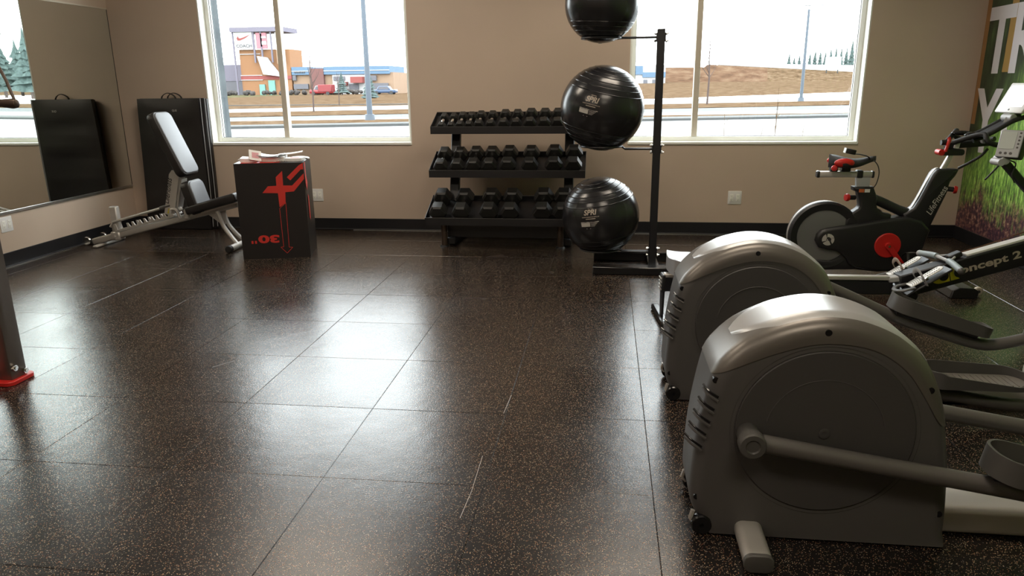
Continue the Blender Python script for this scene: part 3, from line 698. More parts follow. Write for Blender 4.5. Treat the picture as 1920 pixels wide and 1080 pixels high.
def exercise_ball(c, r_, axis, label, text_dir):
    c = Vector(c); ax = Vector(axis).normalized()
    t = thing('exercise_ball', label, 'ball', c-Vector((0,0,r_)), group='exercise balls on the stand')
    prof = []
    lats = [27, 35, 43, 51, 59, 67]
    for k in range(0, 601):
        la = -90 + k*.3; bump = sum(math.exp(-((abs(la)-q)/.36)**2) for q in lats)*.0026
        rr = r_+bump; prof.append((max(.0005, rr*math.cos(R(la))), rr*math.sin(R(la))))
    part('skin', MB().lathe(prof, c, ax, 56), 'ball_vinyl', t, 60)
    part('valve_plug', MB().cyl(c-ax*(r_-.004), c-ax*(r_+.003), .012, n=12), 'light_grey', t)
    if text_dir:
        f = Vector(text_dir).normalized(); up = (ax - f*ax.dot(f)).normalized(); side = up.cross(f)
        def on(x0, y0):
            def g(u, v):
                d = f + side*((x0+u)/r_) + up*((y0+v)/r_); return c + d.normalized()*(r_+.0012)
            return g
        def bar(x0, y0, w_, h): 
            return [on(x0, y0)(a*w_/6, 0) for a in range(7)] + [on(x0, y0)(a*w_/6, h) for a in range(6, -1, -1)]
        part('lettering', MB().text('SPRI', .042, on(-.052, .012), .03, .2, fit=.10), 'print_tan', t, 0)
        part('small_print', MB().text('PERFORMANCEPLUS', .007, on(-.07, -.006), .02, 0, fit=.135).poly(bar(-.04, -.019, .075, .005)).text('SPRI', .006, on(-.02, .06), .03, fit=.04), 'print_tan', t, 0)
        mb = MB().poly(bar(-.085, -.075, .075, .03)).poly(bar(-.085, -.043, .145, .005))
        for k in range(4): mb.poly(bar(-.005, -.075+.008*k, .03+.008*k, .0025))
        for k in (-.045, -.015): mb.poly(bar(k, -.095, .006, .004))
        part('warning_print', mb, 'print_grey', t, 0)
exercise_ball((-.047, 5.75, 1.953), .27, (.04, -.05, 1), 'black exercise ball on the top arm, cut off by the picture edge', None)
exercise_ball((-.031, 5.75, 1.2165), .3135, (.22, -.12, 1), 'shiny black exercise ball with printed logo on the middle arm', (-.25, -1, .13))
exercise_ball((-.026, 5.75, .402), .300, (-.17, -.1, 1), 'black exercise ball with printed logo on the lowest arm', (-.25, -1, .13))

# ------------------------------------------------------------------ ellipticals
EP = [(.352,.008),(.330,.035),(.306,.075),(.294,.115),(.291,.167),(.300,.324),(.316,.438),(.330,.513),(.343,.556),(.370,.598),(.429,.655),(.515,.701),(.600,.727),(.679,.735),(.766,.722),(.864,.680),(.940,.613),(.988,.532),(1.018,.445),(1.048,.30),(1.065,.15),(1.072,.008)]
DC = (.672, .376)                                   # crank centre
def elliptical(yc, near_pin, far_pin, near_toe, far_toe, label):
    hw = .15
    t = thing('elliptical_trainer', label, 'elliptical', (.672, yc, 0), group='elliptical trainers')
    sm = [(p[0], p[1]) for p in catmull([(a, b, 0) for a, b in EP], 3)]
    h = part('housing', MB().rprism(sm, yc-hw, yc+hw, .05, 6, keep=.03), 'charcoal', t, 50)
    # painted cap over the top, from the left shoulder round to the right flank
    i0 = next(i for i, p in enumerate(sm) if p[1] > .535); i1 = max(i for i, p in enumerate(sm) if p[1] > .36)
    def resample(pts, n):
        P = [Vector(p) for p in pts]; acc = [0]
        for a, b in zip(P, P[1:]): acc.append(acc[-1]+(b-a).length)
        out = []
        for k in range(n):
            d = acc[-1]*k/(n-1); i = max(i for i in range(len(P)) if acc[i] <= d+1e-9); i = min(i, len(P)-2)
            out.append(P[i].lerp(P[i+1], (d-acc[i])/(acc[i+1]-acc[i])))
        return out
    n = 40; e, o_ = .05, .003; rows = []
    outer = resample(sm[i0:i1+1], n)
    inner = resample([p[:2] for p in catmull([(x, z, 0) for x, z in ((outer[0].x+.004, outer[0].y), (.360, .552), (.432, .590), (.55, .638), (.66, .661), (.787, .645), (.882, .585), (.945, .50), (.995, .42), (outer[-1].x-.004, outer[-1].y))], 4)], n)
    for p, q in zip(outer, inner):
        d = p-q; L = d.length; d.normalize(); row = []
        for k in range(10):
            ins = L*(1-k/9)**1.6; a = math.asin(max(0, 1-ins/e)) if ins < e else 0
            pt = p - d*ins + d*o_*math.sin(a); row.append((pt.x, -hw - o_*math.cos(a) + e*(1-math.cos(a)), pt.y))
        row = row + [(a, -b, c) for a, b, c in reversed(row)]; rows.append([(a, yc+b, c) for a, b, c in row])
    m = len(rows[0]); mb = MB()
    mb.add([p for r_ in rows for p in r_], [(i*m+j, (i+1)*m+j, (i+1)*m+j+1, i*m+j+1) for i in range(n-1) for j in range(m-1)])
    cap = part('top_cap', mb, 'silver_paint', t, 60)
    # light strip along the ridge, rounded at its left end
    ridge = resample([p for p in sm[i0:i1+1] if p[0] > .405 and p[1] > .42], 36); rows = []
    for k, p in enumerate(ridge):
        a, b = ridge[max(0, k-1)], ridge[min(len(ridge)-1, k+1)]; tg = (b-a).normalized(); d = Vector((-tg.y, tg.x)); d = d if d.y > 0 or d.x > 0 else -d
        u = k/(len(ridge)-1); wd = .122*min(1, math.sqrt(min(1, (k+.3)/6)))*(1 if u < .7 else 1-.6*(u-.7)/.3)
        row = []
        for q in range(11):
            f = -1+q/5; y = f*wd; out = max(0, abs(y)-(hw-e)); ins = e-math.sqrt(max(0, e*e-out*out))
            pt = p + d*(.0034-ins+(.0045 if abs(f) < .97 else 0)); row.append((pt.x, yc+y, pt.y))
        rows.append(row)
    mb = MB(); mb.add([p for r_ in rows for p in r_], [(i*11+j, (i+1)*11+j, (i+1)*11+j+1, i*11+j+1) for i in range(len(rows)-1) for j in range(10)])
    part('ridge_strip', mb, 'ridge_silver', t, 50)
    for sgn in (-1, 1):
        y = yc+sgn*hw; a, b = sorted((y-sgn*.004, y+sgn*.0012))
        part('disc_seam', MB().lathe([(.263, 0), (.263, .0052), (.275, .0052), (.275, 0)], (DC[0], a, DC[1]), (0,1,0), 72, False), 'black_gloss', h)
        dk = part('crank_disc', MB().lathe([(.001, 0), (.261, 0), (.261, .009), (.2585, .0115), (.001, .0115)], (DC[0], y-sgn*.006, DC[1]), (0,sgn,0), 72), 'charcoal_disc', t, 40)
        part('disc_ridge', MB().tube([(DC[0]+.172*math.cos(R(a)), y+sgn*.0058, DC[1]+.172*math.sin(R(a))) for a in range(10, 171, 5)], .0014, 6), 'charcoal', dk)
        part('hub', MB().lathe([(.017, 0), (.017, .002), (.014, .003), (.007, .003), (.007, .0015), (.001, .0015)], (DC[0], y+sgn*.006, DC[1]), (0,sgn,0), 24, False), 'charcoal_disc', dk)
        # crank pin, arm and foot pedal
        pin = near_pin if sgn < 0 else far_pin; toe = near_toe if sgn < 0 else far_toe
        ya = y+sgn*.062
        part('crank_pin', MB().lathe([(.001, -.055), (.034, -.055), (.034, .0), (.040, .004), (.040, .038), (.036, .043), (.022, .044), (.018, .040), (.001, .040)], (pin[0], ya-sgn*.004, pin[1]), (0,sgn,0), 32), 'dark_grey', t)
        pts = [(pin[0], ya, pin[1])] + [(x, ya, z) for x, z in toe['arm']]
        arm = part('pedal_arm', MB().tube(catmull(pts, 5), .0275, 14), 'grey_tube', t)
        pdl = toe['pedal']; x0, z0, x1, z1 = pdl; an = math.atan2(z1-z0, x1-x0); Lp = math.hypot(x1-x0, z1-z0)
        yp = ya + sgn*.005
        M = Matrix.Translation((x0, yp, z0)) @ Matrix.Rotation(-an, 4, 'Y')
        out = rrect(0, Lp, -.085, .085, .075, 8)
        def wall(u): return .075 if u < .25 else max(.03, .075-.06*(u-.25))
        mb = MB(); k = len(out); vs, fs = [], []
        cen = Vector((Lp/2, 0))
        for (a, b) in out:
            v2 = Vector((a, b)); inn = v2 + (cen-v2).normalized()*.009; u = a/Lp; hh = .07-.025*max(0, (u-.55)/.45)
            hh *= 1-.62*max(0, min(1, (b*sgn-.03)/.03))*max(0, min(1, (u-.12)/.2))*max(0, min(1, (.98-u)/.12))
            for q, z in ((v2, 0), (v2, hh), (inn, hh), (inn, .012)): vs.append(M @ Vector((q.x, q.y, z)))
        for i in range(k):
            for j in range(3): a, b = i*4+j, ((i+1) % k)*4+j; fs.append((a, b, b+1, a+1))
        fs.append(tuple(i*4 for i in range(k))); mb.add(vs, fs)
        pd = part('foot_pedal', mb, 'dark_grey', t, 50)
        mb = MB(); inner_o = rrect(.008, Lp-.008, -.077, .077, .068, 6); mb.poly([M @ Vector((a, b, .013)) for a, b in inner_o])
        for i in range(14):
            xx = .06+(Lp-.12)*i/13; mb.box(M @ Vector((xx, 0, .0145)), (.005, .11, .004), Matrix.Rotation(-an, 3, 'Y'))
        part('tread', mb, mat('tread_grey', (.15, .14, .125), .55), pd, 20)
        part('pedal_bracket', MB().beam(M @ Vector((.03, -sgn*.01, -.012)), M @ Vector((Lp*.9, -sgn*.01, -.012)), .05, .024, bev=.006), 'black_plastic', pd)
        # screw recesses
        for sx, sz, dp_ in ((.655, .694, -.002), (.348, .528, .013), (.958, .525, .0), (.312, .13, .011), (1.035, .12, .003)):
            part('screw_recess', MB().cyl((sx, y-sgn*(dp_-.001), sz), (sx, y-sgn*.04, sz), .010, n=14), 'black_gloss', h)
        # moving hand arm (beyond the picture edge)
        fx, fz = toe['arm'][-1]
        part('hand_lever', MB().tube(catmull([(fx, ya, fz), (fx+.06, ya, .55), (2.14, ya, 1.0), (2.06, ya, 1.3), (1.96, ya+sgn*.02, 1.58)], 5), .019, 10), 'grey_tube', t)
    # air slots down the left front corner
    for k in range(5):
        z = .49-.042*k; x = .345-.010*k
        mb = MB().tube(catmull([(x+.012, yc-hw-.0005, z-.012), (x-.018, yc-hw+.012, z+.004), (x-.029-.002*k, yc-hw+.042, z+.012)], 4), .004, 6)
        part('vent_slot', mb, 'black_gloss', h)
        mb = MB().tube(catmull([(x+.012, yc-hw-.002, z-.024), (x-.018, yc-hw+.010, z-.008), (x-.029-.002*k, yc-hw+.042, z+.0)], 4), .0045, 6)
        part('vent_rib', mb, 'charcoal', h)
    # base
    part('base_rail', MB().beam((.95, yc, .052), (2.05, yc, .052), .14, .096, bev=.022, seg=4), 'silver', t)
    prof = rrect(-.042, .042, .004, .06, .024, 5); M = Matrix.Translation((.475, 0, 0))
    st = part('stabilizer', MB().rprism(prof, yc-.32, yc+.32, 0, 1, M, 0), 'silver', t, 50)
    for sgn in (-1, 1):
        a, b = sorted((yc+sgn*.32, yc+sgn*.335))
        part('stabilizer_cap', MB().rprism(rrect(-.0435, .0435, .0025, .0615, .024, 5), a, b, .004 if sgn < 0 else 0, 2, M, .004 if sgn > 0 else 0), 'dark_grey', st, 50)
        part('transport_wheel', MB().lathe([(.008, -.014), (.03, -.014), (.034, -.009), (.034, .009), (.03, .014), (.008, .014), (.008, .006)], (.332, yc+sgn*.138, .034), (0,sgn,0), 24), 'black_gloss', t)
        part('wheel_bracket', MB().tube([(.305, yc+sgn*.128, .075), (.298, yc+sgn*.13, .05), (.31, yc+sgn*.13, .03)], .008, 6), 'silver', t)
    part('underside_skirt', MB().bx(.40, 1.055, yc-.12, yc+.12, .001, .03), 'black_plastic', t, 0)
    # front mast and console (beyond the picture edge)
    part('front_foot', MB().beam((2.08, yc-.33, .035), (2.08, yc+.33, .035), .08, .07, bev=.02, seg=3), 'silver', t)
    part('mast', MB().tube(catmull([(2.03, yc, .09), (2.12, yc, .5), (2.18, yc, .95), (2.14, yc, 1.36)], 5), .05, 14), 'charcoal', t)
    cs = part('console', MB().box((2.12, yc, 1.46), (.07, .36, .3), Matrix.Rotation(R(-25), 3, 'Y'), .02, 3), 'charcoal', t)
    part('display', MB().box((2.083, yc, 1.478), (.006, .28, .18), Matrix.Rotation(R(-25), 3, 'Y')), 'lcd', cs, 0)
    part('fixed_handle', MB().tube(catmull([(2.14, yc-.1, 1.2), (1.92, yc-.16, 1.22), (1.86, yc, 1.23), (1.92, yc+.16, 1.22), (2.14, yc+.1, 1.2)], 5), .017, 10), 'rubber_black', t)
elliptical(2.27, (.449, .368), (.89, .345),
    dict(arm=[(.80, .312), (1.13, .262), (1.5, .20), (1.80, .155), (2.0, .19)], pedal=(1.10, .315, 1.50, .24)),
    dict(arm=[(1.156, .30), (1.44, .254), (1.78, .20), (2.05, .24)], pedal=(1.58, .28, 1.97, .215)),
    'grey elliptical trainer in front, with its round crank disc and arm showing')
elliptical(3.31, (.51, .22), (.83, .545),
    dict(arm=[(.9, .175), (1.40, .115), (1.78, .07), (2.0, .13)], pedal=(1.345, .165, 1.77, .165)),
    dict(arm=[(1.067, .455), (1.36, .325), (1.62, .235), (1.80, .19), (1.97, .225)], pedal=(1.345, .365, 1.80, .235)),
    'grey elliptical trainer behind the front one, beside the ball stand')

# ------------------------------------------------------------------ rowing machine
def rower():
    base = Vector((.36, 4.35, 0)); rz = math.atan2(.1, 1); ux = Vector((math.cos(rz), math.sin(rz), 0)); un = Vector((-ux.y, ux.x, 0))
    def P(s_, off, z): return base + ux*s_ + un*off + Vector((0,0,z))
    FR = Matrix.Translation(base) @ Matrix.Rotation(rz, 4, 'Z')
    t = thing('rowing_machine', 'black rowing machine with long silver seat rail behind the ellipticals', 'rower', base, rz)
    # monorail
    rl = part('rail_beam', MB().beam(P(.0, 0, .232), P(1.36, 0, .205), .042, .085, bev=.006), 'black_metal', t)
    part('rail_track', MB().beam(P(.0, 0, .287), P(1.34, 0, .262), .052, .026, bev=.006), 'silver', t)
    part('rail_joint', MB().beam(P(1.33, 0, .255), P(1.47, 0, .268), .06, .035, bev=.006), 'light_grey', t)
    part('rail_end_block', MB().beam(P(-.012, 0, .24), P(.01, 0, .24), .085, .11, bev=.006), 'black_plastic', rl)
    for k in range(4): part('end_rib', MB().beam(P(-.014, -.035, .205+.022*k), P(-.014, .035, .205+.022*k), .008, .006), 'silver', rl)
    part('rear_leg', MB().rprism([(-.03,.02),(.03,.02),(.05,.2),(-.05,.2)], -.006, .006, .001, 1, FR @ Matrix.Rotation(R(90), 4, 'Z')), 'black_metal', t)
    ft = part('rear_foot', MB().beam(P(0, -.22, .022), P(0, .22, .022), .045, .04, bev=.008), 'black_gloss', t)
    for o_ in (-.225, .225): part('foot_cap', MB().beam(P(0, o_-.012, .02), P(0, o_+.012, .02), .05, .04, bev=.008), 'rubber_black', ft)
    # seat
    mb = MB(); nu, nv = 18, 18; vs, fs = [], []
    for k in range(2):
        for j in range(nv+1):
            for i in range(nu+1):
                a, b = 2*i/nu-1, 2*j/nv-1
                x, y = a*math.sqrt(1-b*b/2)*.45+a*.55, b*math.sqrt(1-a*a/2)*.5+b*.5
                rr = max(abs(a), abs(b)); z = .385+.02*a*a*(-1 if a > 0 else .9)+.014*abs(b)**1.5-.022*math.exp(-((a-.3)/.25)**2-(b/.3)**2)-.04*max(0, rr-.85)
                vs.append(P(.155+x*.13, y*.16, z if k else .305+.01*rr))
    n = (nu+1)*(nv+1)
    for j in range(nv):
        for i in range(nu): a = j*(nu+1)+i; fs += [(a, a+nu+1, a+nu+2, a+1), (n+a, n+a+1, n+a+nu+2, n+a+nu+1)]
    edge = [i for i in range(nu)] + [nu+j*(nu+1) for j in range(nv)] + [nv*(nu+1)+nu-i for i in range(nu)] + [(nv-j)*(nu+1) for j in range(nv)]
    for q in range(len(edge)): a, b = edge[q], edge[(q+1) % len(edge)]; fs.append((a, b, n+b, n+a))
    mb.add(vs, fs); seat = part('seat', mb, mat('seat_grey', (.3, .3, .31), .4), t, 70)
    part('seat_carriage', MB().beam(P(.07, 0, .318), P(.24, 0, .318), .12, .035, bev=.006), 'black_plastic', seat)
    # chain beam rising to the flywheel
    A, B = P(1.40, 0, .215), P(2.22, 0, .455)
    d = (B-A).normalized(); up = un.cross(d) if un.cross(d).z > 0 else d.cross(un)
    bm_ = part('chain_beam', MB().beam(A, B, .092, .142, bev=.006), 'black_metal', t)
    def side(s_, h): return A + d*s_ - un*.0468 + up*h
    part('beam_lettering', MB().text('oncept 2', .062, lambda u, v: side(.335+u, -.03+v), .03, fit=.355), 'print_tan', bm_, 0)
    c0 = .225
    ov = [(c0+.052*math.cos(R(a)), -.002+.038*math.sin(R(a))) for a in range(90, 271, 15)] + [(c0+.05, -.04), (c0+.05, .036)]
    part('logo_field', MB().poly([side(*p) for p in ov]).poly([side(c0+.056+a, b) for a, b in ((0,-.04),(.05,-.04),(.032,-.02),(.03,.015),(.05,.036),(0,.036))]), 'yellow', bm_, 0)
    part('logo_dot', MB().poly([A + d*(c0+.02+.028*math.cos(R(a))) - un*.0475 + up*(-.002+.028*math.sin(R(a))) for a in range(0, 360, 20)]).poly([A + d*(c0+.105+.026*math.cos(R(a))) - un*.0475 + up*(-.002+.03*math.sin(R(a))) for a in range(0, 360, 20)]), 'black_metal', bm_, 0)
    part('logo_letter', MB().text('c', .055, lambda u, v: side(.30+u, -.028+v), .03), 'print_tan', bm_, 0)
    part('top_channel', MB().beam(A+d*.40+up*.078, B+up*.078, .056, .014, up=up, bev=.002), 'white_plastic', t)
    part('chain', MB().tube([A+d*.30+up*.098, A+d*.5+up*.10, B+up*.12], .0035, 6), 'chain', t)
    part('handle_hook', MB().beam(A+d*.30+up*.085, A+d*.38+up*.095, .05, .03, up=up, bev=.005), 'black_plastic', t)
    # handle
    hc = P(1.64, 0, .378)
    hd = part('handle_frame', MB().tube(catmull([hc+un*.07-ux*.005, hc+ux*.045+un*.035+Vector((0,0,.012)), hc+ux*.058+Vector((0,0,.016)), hc+ux*.045-un*.035+Vector((0,0,.012)), hc-un*.07-ux*.005], 5), .007, 8).tube([hc-un*.08, hc+un*.08], .011, 8), 'light_grey', t)
    for k in range(5): part('handle_mesh', MB().tube([hc+un*(-.05+.025*k), hc+un*(-.03+.015*k)+ux*.05+Vector((0,0,.012))], .003, 6), 'black_plastic', hd)
    for s_ in (-1, 1):
        g = part('handle_grip', MB().tube(catmull([hc+un*s_*.065, hc+un*s_*.12-ux*.004-Vector((0,0,.004)), hc+un*s_*.225-ux*.015-Vector((0,0,.018))], 5), .019, 12), mat('grip_blue', (.30, .36, .39), .45), t)
        part('grip_end', MB().sphere(hc+un*s_*.228-ux*.016-Vector((0,0,.019)), .021, 12, 8), 'dark_grey' if s_ < 0 else 'light_grey', g)
    # foot plates
    for o_ in (-.125, .125):
        a, b = P(1.36, o_, .215), P(1.60, o_, .37); dd = (b-a).normalized(); nn = un.cross(dd); nn = nn if nn.z > 0 else -nn
        pl = part('foot_plate', MB().beam(a-nn*.02, b-nn*.02, .10, .014, up=nn, bev=.005), 'black_plastic', t)
        M = Matrix((un, nn, dd)).transposed().to_4x4(); M.translation = a + nn*.004
        fx = part('flex_foot', MB().rprism([(-.034,.05),(.034,.05),(.036,.13),(.027,.15),(.027,.235),(.02,.252),(.0,.26),(-.02,.252),(-.027,.235),(-.027,.15),(-.036,.13)], 0, .006, 0, 2, M, .002), 'white_plastic', t)
        mb = MB()
        for i in range(6):
            for sx in (-.013, .013): mb.box(M @ Vector((sx, .0065, .162+.014*i)), (.009, .0035, .0022), M.to_3x3() @ Matrix(((0,0,1),(1,0,0),(0,1,0))).to_3x3().inverted() if False else Matrix((dd, un, nn)).transposed())
        part('size_slots', mb, 'black_plastic', fx, 0)
        mb = MB()
        for i in range(6): mb.tube([M @ Vector((sx, .0075, .06+.0115*i+.01*(1-(sx/.03)**2))) for sx in (-.03,-.02,-.01,0,.01,.02,.03)], .0016, 4)
        part('heel_ridges', mb, 'dark_grey', fx, 0)
        part('heel_cup', MB().tube(catmull([a+dd*.06-un*.045, a+dd*.0-un*.045+nn*.02, a-dd*.03+nn*.028, a+dd*.0+un*.045+nn*.02, a+dd*.06+un*.045], 4), .014, 8, flat=.5), 'dark_grey', fx)
        part('foot_strap', MB().tube(catmull([a+dd*.12-un*.055-nn*.02, a+dd*.12-un*.058+nn*.03, a+dd*.13-un*.02+nn*.065, a+dd*.13+un*.02+nn*.065, a+dd*.12+un*.058+nn*.03, a+dd*.12+un*.055-nn*.02], 4), .013, 8, flat=.2), 'print_tan' if o_ > 0 else 'light_grey', fx)
        part('strap_buckle', MB().box(a+dd*.13-un*.062+nn*.02, (.03, .012, .02), Matrix((dd, un, nn)).transposed(), .004), 'chrome', fx)
        part('plate_support', MB().cyl(P(1.42, o_*.2, .19), P(1.42, o_*1.2, .19), .03, n=16, bev=.006), 'black_gloss', t)
    # front leg, wheels
    part('front_stand', MB().beam(P(2.52, 0, .03), P(2.50, 0, .42), .09, .05, bev=.01).beam(P(2.53, -.28, .025), P(2.53, .28, .025), .07, .05, bev=.01), 'black_metal', t)
    # flywheel cage and monitor arm
    fw = P(2.42, 0, .47)
    part('flywheel_cage', MB().lathe([(.06, -.085), (.25, -.07), (.275, -.04), (.275, .04), (.25, .07), (.06, .085)], fw, un, 40), 'black_plastic', t)
    part('cage_upright', MB().beam(P(2.14, 0, .42), P(2.20, 0, .70), .05, .045, bev=.006), 'black_metal', t)
    part('monitor_arm', MB().beam(P(2.26, 0, .585), P(1.90, 0, .945), .036, .045, bev=.008), 'black_metal', t)
    pv = P(1.885, 0, .955)
    part('arm_pivot', MB().cyl(pv-un*.045, pv+un*.045, .026, bev=.004).cyl(pv-un*.06+Vector((-.03,0,-.01)), pv+un*.02+Vector((-.03,0,-.01)), .02), 'light_grey', t)
    mz = P(1.915, -.03, 1.04); ry = Matrix.Rotation(R(-58)+0, 3, 'Z') @ Matrix.Rotation(R(-14), 3, 'Y')
    # monitor faces back along the rail and towards the middle of the room
    MM = Matrix.Translation(mz) @ (Matrix.Rotation(R(40), 3, 'Z') @ Matrix.Rotation(R(14), 3, 'Y')).to_4x4()
    ms = part('monitor', MB().box(mz, (.065, .128, .158), MM.to_3x3(), .012, 2), 'black_plastic', t)
    part('monitor_face', MB().box(MM @ Vector((-.0335, 0, 0)), (.006, .12, .15), MM.to_3x3(), .003), mat('monitor_grey', (.38, .4, .41), .4), ms)
    part('monitor_screen', MB().box(MM @ Vector((-.0368, .012, .018)), (.003, .078, .096), MM.to_3x3()), 'lcd', ms, 0)
    for k in range(5): part('monitor_button', MB().cyl(MM @ Vector((-.035, -.044, .06-.02*k)), MM @ Vector((-.039, -.044, .06-.02*k)), .0055, n=10), 'dark_grey', ms)
    for k in range(3): part('monitor_button', MB().cyl(MM @ Vector((-.035, .034-.026*k, -.054)), MM @ Vector((-.039, .034-.026*k, -.054)), .0075, n=10), 'dark_grey', ms)
    part('monitor_cable', MB().tube(catmull([pv+Vector((.03,0,0)), pv+Vector((.07,-.02,-.02)), pv+Vector((.06,-.02,-.08)), pv+Vector((.09,0,-.13))], 5), .004, 6), 'black_plastic', t)
rower()

# ------------------------------------------------------------------ exercise bike
def bike():
    Y0 = 5.43
    t = thing('exercise_bike', 'black indoor exercise bike with rear flywheel and red crank', 'bike', (1.85, Y0, 0))
    BM = 'black_plastic'
    W = (1.563, .33)
    part('flywheel', MB().lathe([(.02, -.012), (.185, -.012), (.19, -.006), (.19, .006), (.185, .012), (.02, .012)], (W[0], Y0-.02, W[1]), (0,1,0), 64), 'flywheel', t)
    gd = part('wheel_guard', MB().lathe([(.187, -.04), (.232, -.048), (.246, -.035), (.246, .035), (.232, .048), (.187, .04)], (W[0], Y0, W[1]), (0,1,0), 64, False).lathe([(.187, .04), (.187, -.04)], (W[0], Y0, W[1]), (0,1,0), 64, False), BM, t, 50)
    part('guard_glint', MB().tube([(W[0]+.2465*math.cos(R(a)), Y0-.0, W[1]+.2465*math.sin(R(a))) for a in range(40, 216, 6)], .014, 8, flat=.2), 'silver', gd)  # window gleam on the black rim, laid on as a silver strip
    cover = [(1.50,.30),(1.508,.345),(1.535,.377),(1.575,.39),(1.72,.415),(1.95,.458),(2.10,.478),(2.20,.45),(2.258,.386),(2.235,.28),(2.212,.194),(2.15,.115),(2.05,.085),(1.93,.086),(1.80,.108),(1.74,.135),(1.72,.175),(1.66,.225),(1.58,.237),(1.53,.25)]
    cv = part('belt_cover', MB().rprism(cover, Y0-.075, Y0+.07, .022, 4), BM, t, 50)
    part('under_shell', MB().rprism([(1.45,.12),(1.60,.083),(1.80,.09),(1.95,.075),(2.10,.085),(2.10,.2),(1.75,.2),(1.62,.15),(1.5,.16)], Y0-.045, Y0+.045, .01, 2), BM, t, 50)
    def logo(cx, cz, r_, y):
        mb = MB()
        for a0, a1, r0, r1 in ((20,100,.45,1),(115,200,.3,1),(215,300,.2,1),(315,375,.5,1),(150,250,.0,.22)):
            o = [(cx+r_*r1*math.cos(R(a0+(a1-a0)*k/8)), cz+r_*r1*math.sin(R(a0+(a1-a0)*k/8))) for k in range(9)]
            i_ = [(cx+r_*r0*math.cos(R(a1-(a1-a0)*k/8)+.3), cz+r_*r0*math.sin(R(a1-(a1-a0)*k/8)+.3)) for k in range(9)]
            mb.poly([Vector((a, y, b)) for a, b in o+i_])
        return mb
    part('hub_emblem', logo(1.582, .312, .042, Y0-.0757), 'print_grey', cv, 0)
    # seat tube, top bar, head
    st = [(1.726,.682),(1.861,.683),(1.872,.655),(1.894,.609),(1.893,.56),(1.905,.525),(1.945,.50),(2.0,.49),(2.0,.40),(1.70,.38),(1.70,.45),(1.735,.50),(1.775,.53),(1.783,.552),(1.772,.60),(1.759,.645),(1.73,.655)]
    part('seat_tube', MB().rprism(st, Y0-.045, Y0+.045, .016, 3), BM, t, 50)
    part('size_sticker', MB().poly([Vector((1.762, Y0-.046, .645)), Vector((1.797, Y0-.046, .645)), Vector((1.797, Y0-.046, .668)), Vector((1.762, Y0-.046, .668))]), mat('orange_print', (.6, .14, .04), .5), t, 0)
    part('white_sticker', MB().poly([Vector((1.80, Y0-.046, .645)), Vector((1.835, Y0-.046, .645)), Vector((1.835, Y0-.046, .668)), Vector((1.80, Y0-.046, .668))]), 'white_plastic', t, 0)
    part('top_bar', MB().tube([(1.86, Y0, .60), (1.92, Y0, .578), (2.05, Y0, .518), (2.16, Y0, .475)], [.036,.034,.034,.04], 14), BM, t)
    hd = [(2.075,.495),(2.105,.513),(2.141,.54),(2.17,.60),(2.215,.72),(2.237,.775),(2.256,.802),(2.275,.808),(2.398,.806),(2.392,.785),(2.381,.759),(2.354,.72),(2.35,.70),(2.344,.649),(2.335,.62),(2.258,.386),(2.20,.36),(2.10,.40)]
    hp = part('head_shell', MB().rprism(hd, Y0-.05, Y0+.05, .018, 4), BM, t, 50)
    a = math.atan2(.62-.50, .055)
    part('head_lettering', MB().text('LifeFitness', .042, lambda u, v: Vector((2.255+u*math.cos(a)-v*math.sin(a), Y0-.0512, .49+u*math.sin(a)+v*math.cos(a))), .005, .25, fit=.21), 'print_grey', hp, 0)
    part('edge_glint', MB().tube(catmull([(2.10, Y0, .518), (2.14, Y0, .545), (2.212, Y0, .72), (2.25, Y0, .797), (2.275, Y0, .812)], 4), .016, 8, flat=.2), 'silver', hp)  # silver strip paints the window light caught by the black shell's edge
    def knob(name, p, ax_, r_=.026, par=None):
        p = Vector(p); ax_ = Vector(ax_).normalized()
        k = part(name, MB().cyl(p-ax_*.05, p, .017, n=12), BM, par or t)
        part('knob_cap', MB().lathe([(.01, 0), (r_, .002), (r_*1.05, .012), (r_*.9, .022), (.01, .024)], p, ax_, 18), 'red', k)
    knob('seat_height_knob', (1.705, Y0-.02, .605), (-1, -.3, .05))
    knob('bar_height_knob', (2.39, Y0-.02, .665), (1, -.25, -.1))
    # saddle assembly
    part('seat_post', MB().rprism([(1.752,.67),(1.838,.67),(1.838,.76),(1.745,.76)], Y0-.02, Y0+.02, .004, 2), 'light_grey', t)
    sl = part('seat_slider', MB().bx(1.49, 1.85, Y0-.024, Y0+.024, .745, .786, .008, 2), 'silver', t)
    part('slider_cap', MB().bx(1.478, 1.50, Y0-.026, Y0+.026, .742, .789, .006), BM, sl)
    part('slider_cap', MB().bx(1.845, 1.862, Y0-.026, Y0+.026, .742, .789, .006), BM, sl)
    part('slider_clamp', MB().bx(1.745, 1.785, Y0-.03, Y0+.03, .742, .795, .006), BM, sl)
    knob('slider_knob', (1.578, Y0-.06, .815), (-.3, -1, 0), .02, sl)
    part('knob_base', MB().bx(1.565, 1.615, Y0-.025, Y0+.025, .785, .825, .006), BM, sl)
    # saddle: wide at the back (left), nose to the right
    mb = MB(); nu, nv = 22, 12; vs, fs = [], []
    for i in range(nu+1):
        u = i/nu; x = 1.552+.312*u
        wd = .115*(math.sin(min(1, u/.28)*math.pi/2)**.6 if u < .28 else 1)*(1 if u < .3 else max(.24, 1-1.25*(u-.3))) * (1 if u < .93 else math.sqrt(max(.08, 1-((u-.93)/.07)**2)))
        top = .893+.012*math.cos(u*6.0)-.012*u; th = .062*(1-u)**1.1+.028
        for j in range(nv):
            a = 2*math.pi*j/nv; cy_, sz_ = math.cos(a), math.sin(a)
            vs.append((x, Y0+wd*math.copysign(abs(cy_)**.8, cy_), top-th/2+th/2*math.copysign(abs(sz_)**.7, sz_)-.012*abs(cy_)))
